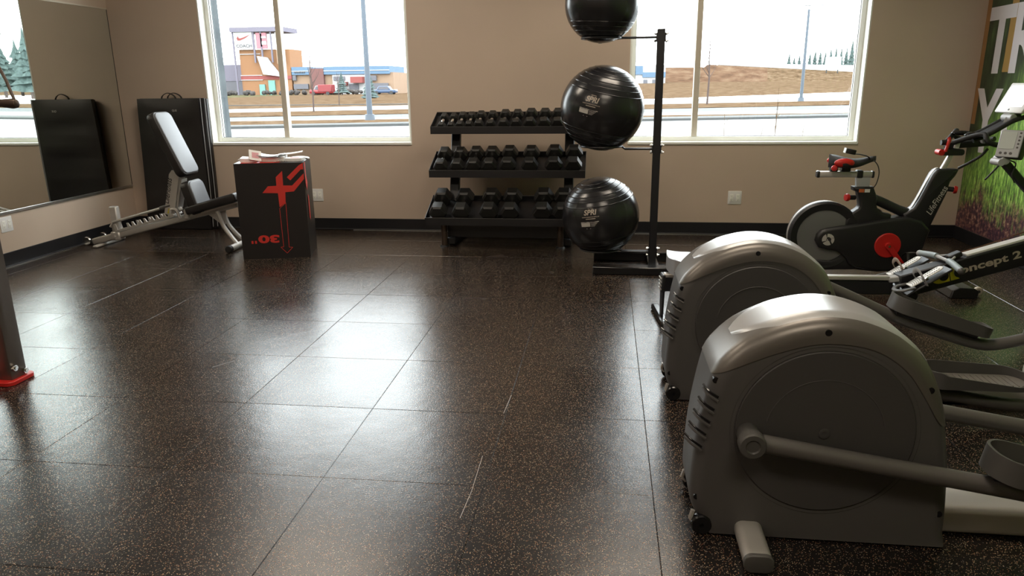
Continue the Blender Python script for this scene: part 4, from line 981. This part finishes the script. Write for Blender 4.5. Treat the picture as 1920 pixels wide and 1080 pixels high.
    for i in range(nu):
        for j in range(nv): fs.append((i*nv+j, i*nv+(j+1) % nv, (i+1)*nv+(j+1) % nv, (i+1)*nv+j))
    fs += [tuple(range(nv)), tuple(range(nu*nv, nu*nv+nv))]; mb.add(vs, fs)
    sd = part('saddle', mb, 'rubber_black', t, 60)
    for s_ in (-1, 1):
        part('saddle_flank', MB().sphere((1.632, Y0+s_*.088, .852), .05, 18, 10, (1.35, .42, .62)), 'red', sd)
        part('saddle_rail', MB().tube(catmull([(1.63, Y0+s_*.022, .835), (1.68, Y0+s_*.02, .812), (1.74, Y0+s_*.02, .82), (1.82, Y0+s_*.015, .865)], 4), .004, 6), 'chrome', sd)
    part('saddle_clamp', MB().bx(1.64, 1.70, Y0-.028, Y0+.028, .785, .825, .006), BM, sd)
    # chest strap sensor left lying on the saddle, tied by its cable
    s2 = thing('heart_rate_belt', 'black elastic belt with clip resting on the bike saddle', 'belt', (1.69, Y0, .90))
    part('clip', MB().box((1.682, Y0-.02, .925), (.07, .05, .034), Matrix.Rotation(R(12), 3, 'Y'), .005, 2), BM, s2)
    part('clip_plate', MB().box((1.650, Y0-.02, .933), (.006, .048, .034), Matrix.Rotation(R(12), 3, 'Y')), 'light_grey', s2, 0)
    part('strap', MB().tube(catmull([(1.715, Y0-.02, .908), (1.75, Y0-.03, .905), (1.80, Y0-.035, .89), (1.81, Y0-.03, .872)], 4), .012, 6, flat=.35), 'rubber_black', s2)
    part('cord', MB().tube(catmull([(1.835, Y0-.05, .868), (1.865, Y0-.055, .83), (1.878, Y0-.055, .775), (1.87, Y0-.052, .71), (1.85, Y0-.05, .672)], 5), .0035, 6), BM, s2)
    # handlebar post and slider
    part('bar_post', MB().beam((2.29, Y0, .76), (2.355, Y0, .915), .034, .03, up=(1,0,0), bev=.006), 'silver', t)
    bs = part('bar_slider', MB().rprism(rrect(2.262, 2.425, .897, .940, .018), Y0-.03, Y0+.03, .006, 2), BM, t)
    part('slider_end', MB().cyl((2.275, Y0-.034, .918), (2.275, Y0+.034, .918), .021, n=16), 'red', bs)
    part('release_lever', MB().tube(catmull([(2.29, Y0-.05, .925), (2.298, Y0-.052, .97), (2.305, Y0-.05, 1.005), (2.30, Y0-.045, 1.02)], 4), .011, 8), 'red', bs)
    part('adjust_tag', MB().box((2.365, Y0-.033, .97), (.032, .02, .05), Matrix.Rotation(R(8), 3, 'Y'), .004), 'white_plastic', bs)
    part('bar_stem', MB().beam((2.30, Y0, .96), (2.60, Y0, .985), .05, .045, bev=.01, seg=2).cyl((2.262, Y0-.03, .985), (2.30, Y0-.03, .985), .018), BM, t)
    # loop bars: near side and far side
    for s_ in (-1, 1):
        part('handlebar', MB().tube(catmull([(2.33, Y0+s_*.05, .985), (2.40, Y0+s_*.13, 1.03), (2.45, Y0+s_*.20, 1.05), (2.46, Y0+s_*.23, 1.01), (2.52, Y0+s_*.225, .985), (2.62, Y0+s_*.16, .985), (2.66, Y0+s_*.10, 1.0)], 5), .017, 10), 'rubber_black', t)
        part('aero_bar', MB().tube(catmull([(2.44, Y0+s_*.08, 1.0), (2.55, Y0+s_*.075, 1.05), (2.68, Y0+s_*.07, 1.13), (2.78, Y0+s_*.065, 1.16)], 5), .016, 10), 'rubber_black', t)
        part('arm_rest', MB().sphere((2.44, Y0+s_*.10, 1.04), .05, 14, 8, (1.4, .8, .35)), 'black_gloss', t)
    part('centre_tray', MB().beam((2.50, Y0, 1.02), (2.70, Y0, 1.135), .10, .022, bev=.006), BM, t)
    part('stem_clamp', MB().box((2.53, Y0-.03, 1.01), (.05, .07, .05), Matrix.Rotation(R(-28), 3, 'Y'), .006), 'light_grey', t)
    part('brake_rod', MB().tube(catmull([(2.40, Y0-.02, .81), (2.45, Y0-.05, .85), (2.51, Y0-.07, .90), (2.55, Y0-.06, .945)], 5), .009, 8), BM, t)
    part('brake_cable', MB().tube(catmull([(2.60, Y0-.10, .97), (2.605, Y0-.12, .90), (2.61, Y0-.12, .85), (2.57, Y0-.12, .79), (2.535, Y0-.12, .745)], 4), .006, 8), BM, t)
    # console tablet
    cz = Vector((2.715, Y0-.0, 1.272)); MC = Matrix.Rotation(R(10), 3, 'Z') @ Matrix.Rotation(R(27), 3, 'Y')
    MT = Matrix.Translation(cz) @ MC.to_4x4()
    cn = part('console', MB().box(cz, (.022, .26, .215), MC, .009, 2), 'white_plastic', t)
    part('console_screen', MB().box(MT @ Vector((-.0115, 0, .01)), (.002, .205, .15), MC), 'screen_lit', cn, 0)
    part('console_mark', MB().cyl(MT @ Vector((-.0105, 0, -.087)), MT @ Vector((-.0125, 0, -.087)), .007, n=10), 'dark_grey', cn)
    part('console_mount', MB().cyl(MT @ Vector((.02, -.05, -.13)), MT @ Vector((.02, .05, -.13)), .024, bev=.004).beam(MT @ Vector((.02, 0, -.13)), (2.66, Y0, 1.10), .05, .03), 'light_grey', t)
    # crank and pedals
    cr_ = part('crank_disc', MB().lathe([(.002, 0), (.088, 0), (.088, .008), (.083, .012), (.002, .012)], (1.985, Y0-.074, .277), (0,-1,0), 40), 'red', t)
    part('crank_arm', MB().beam((1.985, Y0-.10, .277), (2.085, Y0-.105, .15), .018, .036, up=(1,0,.8), bev=.006, seg=2).cyl((1.985, Y0-.085, .277), (1.985, Y0-.113, .277), .022), 'red', t)
    part('axle_bolt', MB().cyl((1.985, Y0-.112, .277), (1.985, Y0-.118, .277), .008, n=10), 'chrome', cr_)
    part('crank_arm', MB().beam((1.985, Y0+.09, .277), (1.885, Y0+.095, .404), .018, .036, up=(1,0,.8), bev=.006, seg=2), 'red', t)
    for s_, px, pz in ((-1, 2.09, .145), (1, 1.88, .41)):
        yy = Y0+s_*.16
        pd = part('pedal', MB().box((px, yy, pz), (.085, .08, .024), Matrix.Rotation(R(20), 3, 'Y'), .006), BM, t)
        part('toe_cage', MB().tube(catmull([(px+.02, yy-.04, pz+.01), (px+.10, yy-.035, pz+.03), (px+.12, yy, pz+.07), (px+.05, yy, pz+.10), (px+.0, yy+.03, pz+.09)], 4), .005, 6).tube(catmull([(px+.02, yy+.04, pz+.01), (px+.09, yy+.04, pz+.03), (px+.12, yy, pz+.07)], 4), .005, 6), 'dark_grey', pd)
        part('toe_strap', MB().tube(catmull([(px-.01, yy-.05, pz), (px-.01, yy-.055, pz+.06), (px-.0, yy, pz+.10), (px-.01, yy+.055, pz+.06), (px-.01, yy+.05, pz)], 4), .009, 6, flat=.25), 'rubber_black', pd)
    # feet
    ff = part('front_stabilizer', MB().rprism([(2.285,.004),(2.45,.004),(2.455,.05),(2.43,.066),(2.34,.07),(2.30,.05)], Y0-.42, Y0+.42, .004, 2), 'dark_grey', t, 25)
    part('frame_leg', MB().beam((2.18, Y0, .16), (2.37, Y0, .045), .09, .05, bev=.01), 'black_metal', t)
    for s_ in (-1, 1):
        part('stabilizer_end', MB().rprism([(2.29,.002),(2.455,.002),(2.46,.052),(2.43,.07),(2.34,.073),(2.30,.054)], Y0+s_*.428-.008, Y0+s_*.428+.008, .003, 1), BM, ff)
        wh = part('transport_wheel', MB().lathe([(.004, -.012), (.024, -.012), (.030, -.006), (.030, .006), (.024, .012), (.004, .012)], (2.488, Y0+s_*.36, .034), (0,1,0), 20), 'vinyl', t)
        part('wheel_hub', MB().cyl((2.488, Y0+s_*.36-.016, .034), (2.488, Y0+s_*.36+.016, .034), .010, n=10).beam((2.44, Y0+s_*.36+.02, .034), (2.488, Y0+s_*.36+.02, .034), .008, .02), 'dark_grey', wh)
    for x, z in ((1.48, .14),):
        f = part('stabilizer', MB().beam((x, Y0-.24, .03), (x, Y0+.24, .03), .07, .045, bev=.012, seg=2), 'black_metal', t)
        part('stabilizer_post', MB().beam((x, Y0, .04), (x+.06, Y0, z), .05, .06), 'black_metal', f)
        for s_ in (-1, 1): part('levelling_pad', MB().cyl((x, Y0+s_*.22, 0), (x, Y0+s_*.22, .012), .026, n=14), 'rubber_black', f)
bike()

# ------------------------------------------------------------------ cable machine at the left edge
def cable_machine():
    x, y = -2.905, 3.085
    t = thing('cable_machine', 'grey upright of a cable machine with red foot plate, left edge', 'gym machine', (x, y, 0))
    for i, (px, py) in enumerate(((x, y), (x-.55, y-1.05))):
        u = part('upright', MB().bx(px-.035, px+.035, py-.05, py+.05, .02, 2.3, .006, 2), 'post_grey', t)
        ft = part('foot_plate', MB().rprism(rrect(px-.06, px+.055, py-.085, py+.085, .03, 4), -.022, 0, .003, 1, Matrix.Rotation(R(-90), 4, 'X')), 'red', t)
        for bz, by in ((.08, -.03), (.045, .03)):
            part('bolt', MB().cyl((px-.05, py+by, bz), (px+.055, py+by, bz), .009, n=8).cyl((px+.036, py+by, bz), (px+.05, py+by, bz), .016, n=6).cyl((px-.05, py+by, bz), (px-.036, py+by, bz), .016, n=6), 'chrome', u)
    part('red_brace', MB().beam((x-.06, y-.06, .03), (x-.5, y-.98, .03), .06, .05, bev=.006).bx(x-.11, x-.05, y-.06, y+.02, .022, .10, .006), 'red', t)
    part('top_beam', MB().beam((x, y, 2.30), (x-.55, y-1.05, 2.30), .08, .08, bev=.006), 'post_grey', t)
    part('pulley_boom', MB().beam((x, y, 2.26), (-2.66, 3.0, 2.24), .05, .05, bev=.006), 'post_grey', t)
    part('pulley', MB().lathe([(.01, -.012), (.045, -.012), (.036, 0), (.045, .012), (.01, .012)], (-2.66, 3.0, 2.18), (0, 1, 0), 20), 'black_plastic', t)
    part('cable', MB().cyl((-2.665, 3.0, 1.66), (-2.665, 3.0, 2.16), .003, n=6), 'black_plastic', t)
    h = thing('hanging_stirrup', 'brown metal stirrup grip hanging at the left picture edge', 'exercise grip', (-2.66, 3.0, 1.34))
    part('swivel', MB().cyl((-2.665, 3.0, 1.60), (-2.665, 3.0, 1.67), .012).tube(catmull([(-2.69, 3.0, 1.60), (-2.665, 3.0, 1.575), (-2.63, 3.0, 1.60), (-2.585, 3.0, 1.625), (-2.562, 3.0, 1.633)], 4), [.02,.02,.018,.016,.014,.012,.011,.010,.009], 8), 'steel_brown', h)
    for s_ in (-1, 1):
        part('side_strap', MB().tube([(-2.665+s_*.012, 3.0, 1.60), (-2.665+s_*.05, 3.0, 1.55), (-2.665+s_*.095, 3.0, 1.44), (-2.665+s_*.118, 3.0, 1.355)], .0085, 8, flat=.6), 'steel_brown', h)
    part('grip', MB().lathe([(.012, 0), (.017, .01), (.0175, .06), (.016, .12), (.0175, .19), (.022, .235), (.018, .255), (.008, .26)], (-2.795, 3.0, 1.352), (1, 0, -.04), 14), 'steel_brown', h)
cable_machine()

# ------------------------------------------------------------------ outside
grass_mat('dry_grass', [(.3, (0.0334, 0.0216, 0.0129)), (.5, (0.0769, 0.0505, 0.0312)), (.7, (0.1116, 0.0824, 0.0560))], 1.1)
grass_mat('olive_grass', [(.3, (0.0345, 0.0345, 0.0168)), (.5, (0.0686, 0.0627, 0.0365)), (.7, (0.1036, 0.0947, 0.0626))], .5)
grass_mat('bank_brush', [(.3, (.036, .022, .015)), (.5, (.075, .045, .029)), (.7, (.112, .078, .052))], .35)
mat('pale_road', (0.1870, 0.1904, 0.1938), .6, var=.04, vscale=.4)
mat('grey_road', (0.0545, 0.0581, 0.0619), .6, var=.08, vscale=.3)
mat('kerb', (0.0581, 0.0604, 0.0604), .7)
mat('pier_stone', (0.0851, 0.0998, 0.1100), .7, bump=.3, bscale=30, var=.15, vscale=6)
mat('facade_white', (0.3165, 0.3165, 0.3207), .7); mat('facade_orange', (0.1972, 0.1052, 0.0575), .7); mat('facade_tan', (0.2214, 0.1545, 0.1085), .7)
mat('facade_red', (0.1853, 0.0599, 0.0557), .7); mat('facade_brick', (0.1237, 0.0652, 0.0610), .7); mat('facade_grey', (0.1029, 0.1029, 0.1155), .7); mat('facade_blue', (0.0884, 0.1386, 0.2013), .6)
mat('facade_purple', (0.1284, 0.1201, 0.1493), .7); mat('teal', (0.0867, 0.2038, 0.1787), .5); mat('sign_pink', (0.2588, 0.0999, 0.1208), .6); mat('sign_white', (0.3570, 0.3570, 0.3570), .6)
mat('pole_blue', (0.0473, 0.0616, 0.0807), .5, .2); mat('bark', (0.0686, 0.0519, 0.0477), .8); mat('needle', (.062, .085, .083), .8, var=.3, vscale=3); mat('hedge', (0.0503, 0.0461, 0.0444), .9, var=.35, vscale=4)  # needle is paled towards blue grey: distance haze put into the colour
mat('car_red', (0.1530, 0.0102, 0.0136), .3); mat('car_blue', (0.0272, 0.0510, 0.1020), .3); mat('car_white', (0.2040, 0.2040, 0.2040), .3); mat('sign_blue', (0.0102, 0.0442, 0.1530), .5)
for q in ('pale_road', 'grey_road', 'kerb', 'pier_stone', 'bark', 'needle', 'hedge') + tuple(k for k in MATS if k.startswith('facade')):
    MATS[q].node_tree.nodes['Principled BSDF'].inputs['Specular IOR Level'].default_value = .05
ZG = -.2
def ground():
    L = [((-9, 7.28), (9, 7.28)), ((-10.4, 29.4), (8.5, 34.6)), ((-10.9, 30.7), (9.0, 36.7)), ((-12.4, 35.0), (9.6, 39.1)), ((-13.2, 37.3), (11., 44.9)), ((-14.6, 41.5), (12.6, 51.6)), ((-17.2, 48.6), (15.1, 62.1)), ((-20.7, 58.8), (20.2, 83.3))]
    def y(l, x): (a, b), (c, d) = l; return b + (d-b)*(x-a)/(c-a)
    names = [('pavement', 'pale_road', 'pale paved lot outside the windows'), ('kerb_strip', 'kerb', 'grey kerb beside the paved lot'), ('verge', 'dry_grass', 'dry grass verge with the street lamp'), ('pavement', 'pale_road', 'pale path beyond the first verge'),
             ('road', 'grey_road', 'grey street beyond the path'), ('verge', 'dry_grass', 'dry grass verge beyond the grey street'), ('road', 'pale_road', 'pale wet road beyond the verges')]
    for i, (nm, m, lb) in enumerate(names):
        a, b = L[i], L[i+1]; xs = [-60, -20, 0, 20, 60] if i else [-30, -9, 9, 30]
        mb = MB(); z = ZG + (.1 if nm == 'kerb_strip' else .04 if nm == 'verge' else 0)
        vs = []
        for x in xs: vs += [(x, y(a, x) if i else 7.28, z), (x, max(y(b, x), 8 if i == 0 else -1e9), z)]
        n = len(vs); vs += [(p[0], p[1], z-.3) for p in vs]
        fs = []
        for k in range(len(xs)-1):
            q = 2*k; fs += [(q, q+2, q+3, q+1), (n+q, n+q+1, n+q+3, n+q+2), (q, n+q, n+q+2, q+2), (q+1, q+3, n+q+3, n+q+1)]
        mb.add(vs, fs); o = struct(nm, mb, m, smooth=0, label=lb)
    def hz(x, yy):
        f = min(1, max(0, (x+25)/25)); z = ZG + f*1.6*min(1, max(0, (yy-70)/78))
        g = (1 if x < 22 else max(.25, 1-(x-22)/32))*f
        return z + g*3.1*min(1, max(0, (yy-148)/14))**.8
    global hill_z
    hill_z = hz
    def terrain(nm, m, lb, x0, x1, fy0, y1, nx, ny):
        mb = MB(); vs, fs = [], []
        for i in range(nx+1):
            x = x0+(x1-x0)*i/nx; ya = fy0(x)
            for j in range(ny+1): yy = ya+(y1-ya)*j/ny; vs.append((x, yy, hz(x, yy)))
        for i in range(nx):
            for j in range(ny): a = i*(ny+1)+j; fs.append((a, a+ny+1, a+ny+2, a+1))
        mb.add(vs, fs); struct(nm, mb, m, label=lb)
    terrain('meadow', 'dry_grass', 'dry grass field beyond the pale road', -60, 140, lambda x: y(L[7], min(x, 60))-.05, 148, 40, 16)
    terrain('lawn', 'olive_grass', 'olive lawn in front of the outlet mall', -220, -60, lambda x: 30, 300, 4, 6)
    terrain('hill', 'bank_brush', 'brown scrubby bank rising to the highway', -60, 240, lambda x: 148, 300, 60, 14)
    struct('highway', _hw(), 'pale_road', label='pale highway climbing the bank')
    p = [(20, 158, 4.75), (48, 150, 2.75), (75, 150, 2.3), (14, 147, 1.0), (48, 139, .9), (78, 138, .8)]
    mb = MB(); mb.add([p[0], (31, 154.8, 3.97), (29, 143.5, .95), p[3]], [(0, 1, 2, 3)]); struct('embankment', mb, 'bank_brush', label='brown brush slope below the highway')
    mb = MB(); mb.add([(31, 154.8, 3.97), p[1], p[2], p[5], p[4], (29, 143.5, .95)], [(0, 1, 4, 5), (1, 2, 3, 4)]); struct('embankment', mb, 'dry_grass', label='grass slope below the highway')
    struct('far_road', MB().bx(-120, 0, 64, 64.5, ZG-.3, ZG+.06), 'kerb', label='thin kerb line in the far field')
def _hw():
    mb = MB(); p = [(22, 158, 4.75), (48, 150, 2.75), (75, 150, 2.3), (80, 182, 4.0), (53, 182, 4.75), (27, 184, 5.5)]
    mb.add(p + [(a, b, c-1) for a, b, c in p], [(0,1,2,3,4,5), (11,10,9,8,7,6)] + [(i, (i+1) % 6, 6+(i+1) % 6, 6+i) for i in range(6)]); return mb
ground()

def outside_things():
    single('stone_pier', MB().bx(-4.6, -4.05, 7.30, 7.75, ZG, 3.4, .01), 'pier_stone', 'blue grey stone pier outside the left window', 'pier', (-4.32, 7.5, ZG))
    def lamp(x, y_, h, r_, label, head):
        t = thing('street_lamp', label, 'street lamp', (x, y_, ZG), group='street lamps')
        part('pole', MB().cyl((x, y_, ZG+.1), (x, y_, h), r_, r_*.7, 14), 'pole_blue', t)
        part('base', MB().cyl((x, y_, ZG), (x, y_, ZG+.3), r_*1.9, r_*1.6, 14), 'pole_blue', t)
        part('head', MB().box((x+.35, y_, h+.35), (1.5, .45, .16), None, .05).cyl((x, y_, h-.05), (x, y_, h+.3), r_*.6), 'light_grey', t)
    lamp(-11.09, 34.6, 8.2, .135, 'thick blue grey street lamp pole in the left window', True)
    lamp(15.53, 63.5, 6.75, .135, 'slim street lamp seen in the right window', True)
    # outlet mall tower
    Y = 150
    t = thing('mall_tower', 'orange and white shopping mall sign tower', 'tower', (-71, Y, ZG))
    part('orange_wall', MB().bx(-75.2, -64.4, Y+.6, Y+7, ZG, 8.8), 'facade_orange', t, 0)
    part('red_band', MB().bx(-75.3, -64.3, Y+.45, Y+.7, 2.9, 3.6), 'facade_red', t, 0)
    for z in (2.75, 3.65, 7.85): part('white_line', MB().bx(-75.3, -70.6, Y+.4, Y+.7, z, z+.14), 'facade_white', t, 0)
    part('roof_canopy', MB().bx(-76.3, -65.2, Y-.5, Y+7.5, 12.2, 13.1), 'facade_purple', t, 0)
    for x in (-75.9, -71.5, -69.9, -67.8, -65.5): part('mast', MB().bx(x-.15, x+.15, Y-.2, Y+.1, 6.2 if x > -72 else ZG, 12.2), 'facade_purple', t, 0)
    sg = part('brand_sign', MB().bx(-75.6, -71.8, Y-.1, Y+.5, 8.8, 12.3), 'sign_white', t, 0)
    sw = [(-75.1, 11.0), (-74.9, 10.55), (-74.4, 10.55), (-73.2, 11.0), (-72.0, 11.75), (-73.4, 11.25), (-74.3, 11.0), (-74.6, 11.05), (-74.75, 11.45)]
    part('tick_emblem', MB().poly([Vector((a, Y-.14, b)) for a, b in sw]), 'facade_red', sg, 0)
    part('sign_lettering', MB().text('COACH', .62, lambda u, v: Vector((-75.3+u, Y-.14, 9.2+v)), .03, fit=3.3), mat('sign_dark', (.03, .03, .035), .6), sg, 0)
    pk = part('pink_sign', MB().bx(-71.0, -68.8, Y-.1, Y+.5, 8.9, 12.0), 'sign_pink', t, 0)
    part('sign_bars', MB().bx(-70.0, -69.75, Y-.2, Y-.1, 9.3, 11.8).bx(-69.75, -68.8, Y-.2, Y-.1, 10.9, 11.3).bx(-69.75, -68.8, Y-.2, Y-.1, 9.7, 10.3), 'sign_white', pk, 0)
    part('white_fin', MB().rprism([(-71.0, 7.5), (-69.0, 7.2), (-66.2, 3.4), (-70.0, 3.9)], Y-.4, Y+.3, 0), 'facade_white', t, 0)
    part('side_sign', MB().bx(-66.9, -65.6, Y-.1, Y+.5, 8.6, 12.0), 'sign_white', t, 0)
    part('side_panel', MB().bx(-66.9, -65.5, Y-.1, Y+.5, 5.9, 8.5), 'facade_tan', t, 0)
    for x0, x1, z1 in ((-71.4, -70.2, 1.9), (-69.4, -68.0, 2.7)):
        part('door', MB().bx(x0, x1, Y+.3, Y+.7, ZG, z1), 'teal', t, 0)
    t = thing('mall_shed', 'pale grey hall at the left of the sign tower', 'building', (-78, Y+6, ZG))
    part('wall', MB().bx(-84, -74.9, Y+8, Y+16, ZG, 2.7), 'facade_grey', t, 0); part('upper_wall', MB().bx(-84, -75.0, Y+7.9, Y+16, 2.7, 6.1), 'facade_purple', t, 0)
    t = thing('mall_wing', 'long low mall building with blue roof band', 'building', (-54, Y+4, ZG))
    part('wall', MB().bx(-64.2, -43, Y+1, Y+12, ZG, 4), 'facade_tan', t, 0)
    for x0, x1 in ((-64.2, -60.3), (-57.4, -43.6)): part('roof_band', MB().bx(x0, x1, Y+.4, Y+12, 3.7, 5.25), 'facade_blue', t, 0)
    for x0, x1 in ((-64.2, -60.3), (-57.4, -43.6)): part('roof_line', MB().bx(x0, x1, Y+.3, Y+.5, 4.35, 4.5), 'facade_white', t, 0)
    part('brick_bay', MB().bx(-60.3, -57.4, Y+.2, Y+11, ZG, 4.9), 'facade_brick', t, 0)
    part('white_bay', MB().bx(-55.7, -48.8, Y+.6, Y+1.2, ZG, 3.6), 'facade_white', t, 0)
    mb = MB()
    for k in range(6): mb.bx(-63.6+.4*k, -63.36+.4*k, 150.3, 150.4, 4.02, 4.35+.12*(k % 2))
    part('shop_sign_marks', mb, 'sign_dark', t, 0)
    for x0, x1, z0, z1 in ((-64.0, -60.9, .9, 1.9), (-55.4, -53.0, 2.5, 3.3), (-52.2, -50.2, .7, 1.8), (-48.4, -46.4, 2.4, 3.4), (-48.0, -44.0, .4, 1.9), (-64.1, -63.4, 2.6, 3.6)):
        part('window', MB().bx(x0, x1, Y+.35, Y+.8, z0, z1), 'facade_grey', t, 0)
    part('red_awning', MB().bx(-51.4, -48.9, Y-1, Y+.8, 2.0, 3.2).bx(-54.0, -52.4, Y-1, Y+.8, 1.5, 2.2), 'facade_red', t, 0)
    def car(x, y_, z, L, H, m, label, cat='car', box_h=None):
        t = thing('car' if cat == 'car' else 'delivery_truck', label, cat, (x, y_, z))
        part('body', MB().bx(x-L/2, x+L/2, y_-.9, y_+.9, z+.3, z+H*.58, .12, 2), m, t)
        cb = part('cabin', MB().rprism([(x-L*.32, z+H*.56), (x+L*.3, z+H*.56), (x+L*.17, z+H), (x-L*.22, z+H)], y_-.8, y_+.8, .08, 2), m if box_h is None else 'car_white', t)
        part('side_window', MB().rprism([(x-L*.26, z+H*.6), (x+L*.23, z+H*.6), (x+L*.14, z+H*.94), (x-L*.2, z+H*.94)], y_-.815, y_-.79, 0), 'facade_grey', cb, 0)
        if box_h: part('cargo_box', MB().bx(x-L*.1, x+L*.5, y_-1, y_+1, z+.6, z+box_h, .05), m, t)
        for sx in (-.32, .32): 
            for sy in (-.85, .85): part('wheel', MB().cyl((x+L*sx, y_+sy-.1, z+.33), (x+L*sx, y_+sy+.1, z+.33), .33, n=12), 'black_plastic', t)
    car(-53.6, 139, ZG, 4.4, 1.7, 'car_red', 'red and white delivery truck in front of the mall', 'truck', 1.9)
    car(-41.0, 138, ZG, 4.4, 1.5, 'car_blue', 'blue car parked at the right end of the mall')
    car(-43.6, 146, ZG, 4.2, 1.4, 'car_white', 'white car parked beside the blue car at the mall')
    # hedge along the mall: bushes
    for k in range(9):
        x = -73+k*3.4+random.uniform(-.2, .2); y_ = 143+random.uniform(-1.5, 1.5)
        mb = MB(); 
        for q in range(12): mb.sphere((x+random.uniform(-1.25, 1.25), y_+random.uniform(-.6, .6), ZG+.3+random.uniform(0, .35)), random.uniform(.3, .48), 8, 6)
        single('hedge_bush', mb, 'hedge', 'dull brown bush number %s of the hedge before the mall, counted from the tower' % ['one','two','three','four','five','six','seven','eight','nine'][k], 'bush', (x, y_, ZG), group='hedge bushes')
    # trees
    def bare_tree(x, y_, z, h, label):
        t = thing('bare_tree', label, 'tree', (x, y_, z), group='bare young trees')
        part('trunk', MB().tube([(x, y_, z-.1), (x+.05, y_, z+h*.4), (x-.03, y_, z+h*.75), (x, y_, z+h)], [h*.016, h*.013, h*.008, h*.003], 6), 'bark', t)
        for k in range(12):
            a = random.uniform(0, 6.28); zz = z+h*(.38+.05*k); l = h*.24*(1-.045*k)
            part('branch', MB().tube([(x, y_, zz), (x+l*.5*math.cos(a), y_+l*.5*math.sin(a), zz+l*.6), (x+l*.7*math.cos(a), y_+l*.7*math.sin(a), zz+l*1.15)], [h*.006, h*.004, h*.002], 4), 'bark', t)
    bare_tree(-18.6, 46.5, ZG, 3.6, 'bare young tree by the pale road in the left window')
    bare_tree(-22.5, 62, ZG, 2.6, 'smaller bare tree just left of the left lamp pole, farther back')
    bare_tree(7.2, 56, ZG, 4.6, 'bare young tree beside the ball stand post in the right window')
    def conifer(x, y_, z, h, r_, label, group):
        t = thing('conifer', label, 'tree', (x, y_, z), group=group)
        part('trunk', MB().cyl((x, y_, z-.2), (x, y_, z+h*.3), h*.03, n=6), 'bark', t)
        mb = MB(); n = 9
        for k in range(n):
            z0 = z+h*(.1+.86*k/n); rr = r_*(1-k/n)*random.uniform(.85, 1.12); m = 14; vs = []
            for q in range(m): a = 2*math.pi*q/m+k; ro = rr*(1 if q % 2 else .62); vs.append((x+ro*math.cos(a), y_+ro*math.sin(a), z0+random.uniform(-.03, .03)*h))
            vs.append((x, y_, z0+h*.2)); mb.add(vs, [(q, (q+1) % m, m) for q in range(m)] + [tuple(range(m-1, -1, -1))])
        part('foliage', mb, 'needle', t, 0)
    conifer(-25.5, 80, ZG, 3.4, 1.0, 'small dark conifer left of the lamp pole in the left window', 'conifers outside')
    conifer(-48.6, 136, ZG, 4.0, 1.6, 'dark conifer in front of the red awning of the mall', 'conifers outside')
    ords = ['first', 'second', 'third', 'fourth', 'fifth', 'sixth', 'seventh', 'eighth', 'ninth', 'tenth', 'eleventh', 'twelfth', 'thirteenth', 'fourteenth']
    for k in range(14):
        y_ = 195+(k % 2)*7; x = (.226+.0062*k)*y_; conifer(x, y_, hill_z(x, y_), 5.0+k*.2+random.uniform(0, .9)+(2.0 if k == 12 else 0), 1.2, '%s conifer from the left on the skyline of the right window' % ords[k], 'skyline conifers')
    for k in range(10):
        x = 62+k*2.3; y_ = 96+(k % 3)*6
        conifer(x, y_, hill_z(x, y_), 8.6+random.uniform(-1, 1.2), 2.9, '%s broad conifer of the row seen only in the mirror' % ords[k], 'conifers seen in the mirror')
    t = thing('road_sign', 'blue and pale road sign seen in the mirror', 'sign', (70, 84, 0))
    part('blue_field', MB().bx(68.6, 70.4, 84, 84.2, 2.9, 5.0), 'sign_blue', t, 0); part('pale_field', MB().bx(70.4, 73.4, 84, 84.2, 2.9, 4.9), 'facade_white', t, 0)
    for x in (69.2, 72.6): part('post', MB().bx(x-.1, x+.1, 84.2, 84.4, 0, 4), 'kerb', t, 0)
    t = thing('billboard', 'white billboard on two posts beside the highway', 'billboard', (42, 150, 2.6))
    part('panel', MB().bx(40.1, 42.9, 148.6, 148.8, 3.3, 5.6), 'facade_white', t, 0)
    for x in (40.5, 42.5): part('post', MB().bx(x-.08, x+.08, 148.8, 148.95, 1.0, 3.6), 'kerb', t, 0)
    t = thing('depot_building', 'low blue and white depot beyond the field in the right window', 'building', (7, 143, 1.2))
    part('wall', MB().bx(4.0, 10.5, 141, 148, .8, 4.4), 'facade_white', t, 0)
    part('blue_panel', MB().bx(4.0, 6.4, 140.8, 141.1, 2.8, 4.3), 'facade_blue', t, 0); part('blue_panel', MB().bx(6.4, 10.5, 140.8, 141.1, 2.3, 3.2), 'facade_blue', t, 0)
    for x in (6.6, 8.2, 9.4): part('window', MB().bx(x, x+.7, 140.8, 141.1, 1.2, 1.9), 'facade_grey', t, 0)
    # dry weed stems on the lot outside the right window
    for k, (x, y_, h) in enumerate(((2.35, 12.5, .95), (2.75, 12.8, 1.25), (2.85, 13.2, 1.5), (3.0, 12.2, 1.0), (4.3, 13.0, 1.35), (4.55, 13.4, 1.2), (2.0, 13.0, 1.1))):
        t = thing('weed_stem', '%s thin dry weed stem from the left outside the right window' % ords[k], 'weed', (x, y_, ZG), group='dry weeds')
        lx = random.uniform(-.22, .22)
        part('stem', MB().tube([(x, y_, ZG), (x+lx*.5, y_, ZG+h*.55), (x+lx, y_, ZG+h)], [.006, .005, .003], 5), 'dry_grass', t)
        for q in range(3):
            zz = ZG+h*(.5+.16*q); part('twig', MB().tube([(x+lx*(.5+.16*q), y_, zz), (x+lx*(.5+.16*q)+random.uniform(-.12, .12), y_+.02, zz+.12)], .003, 4), 'dry_grass', t)
outside_things()
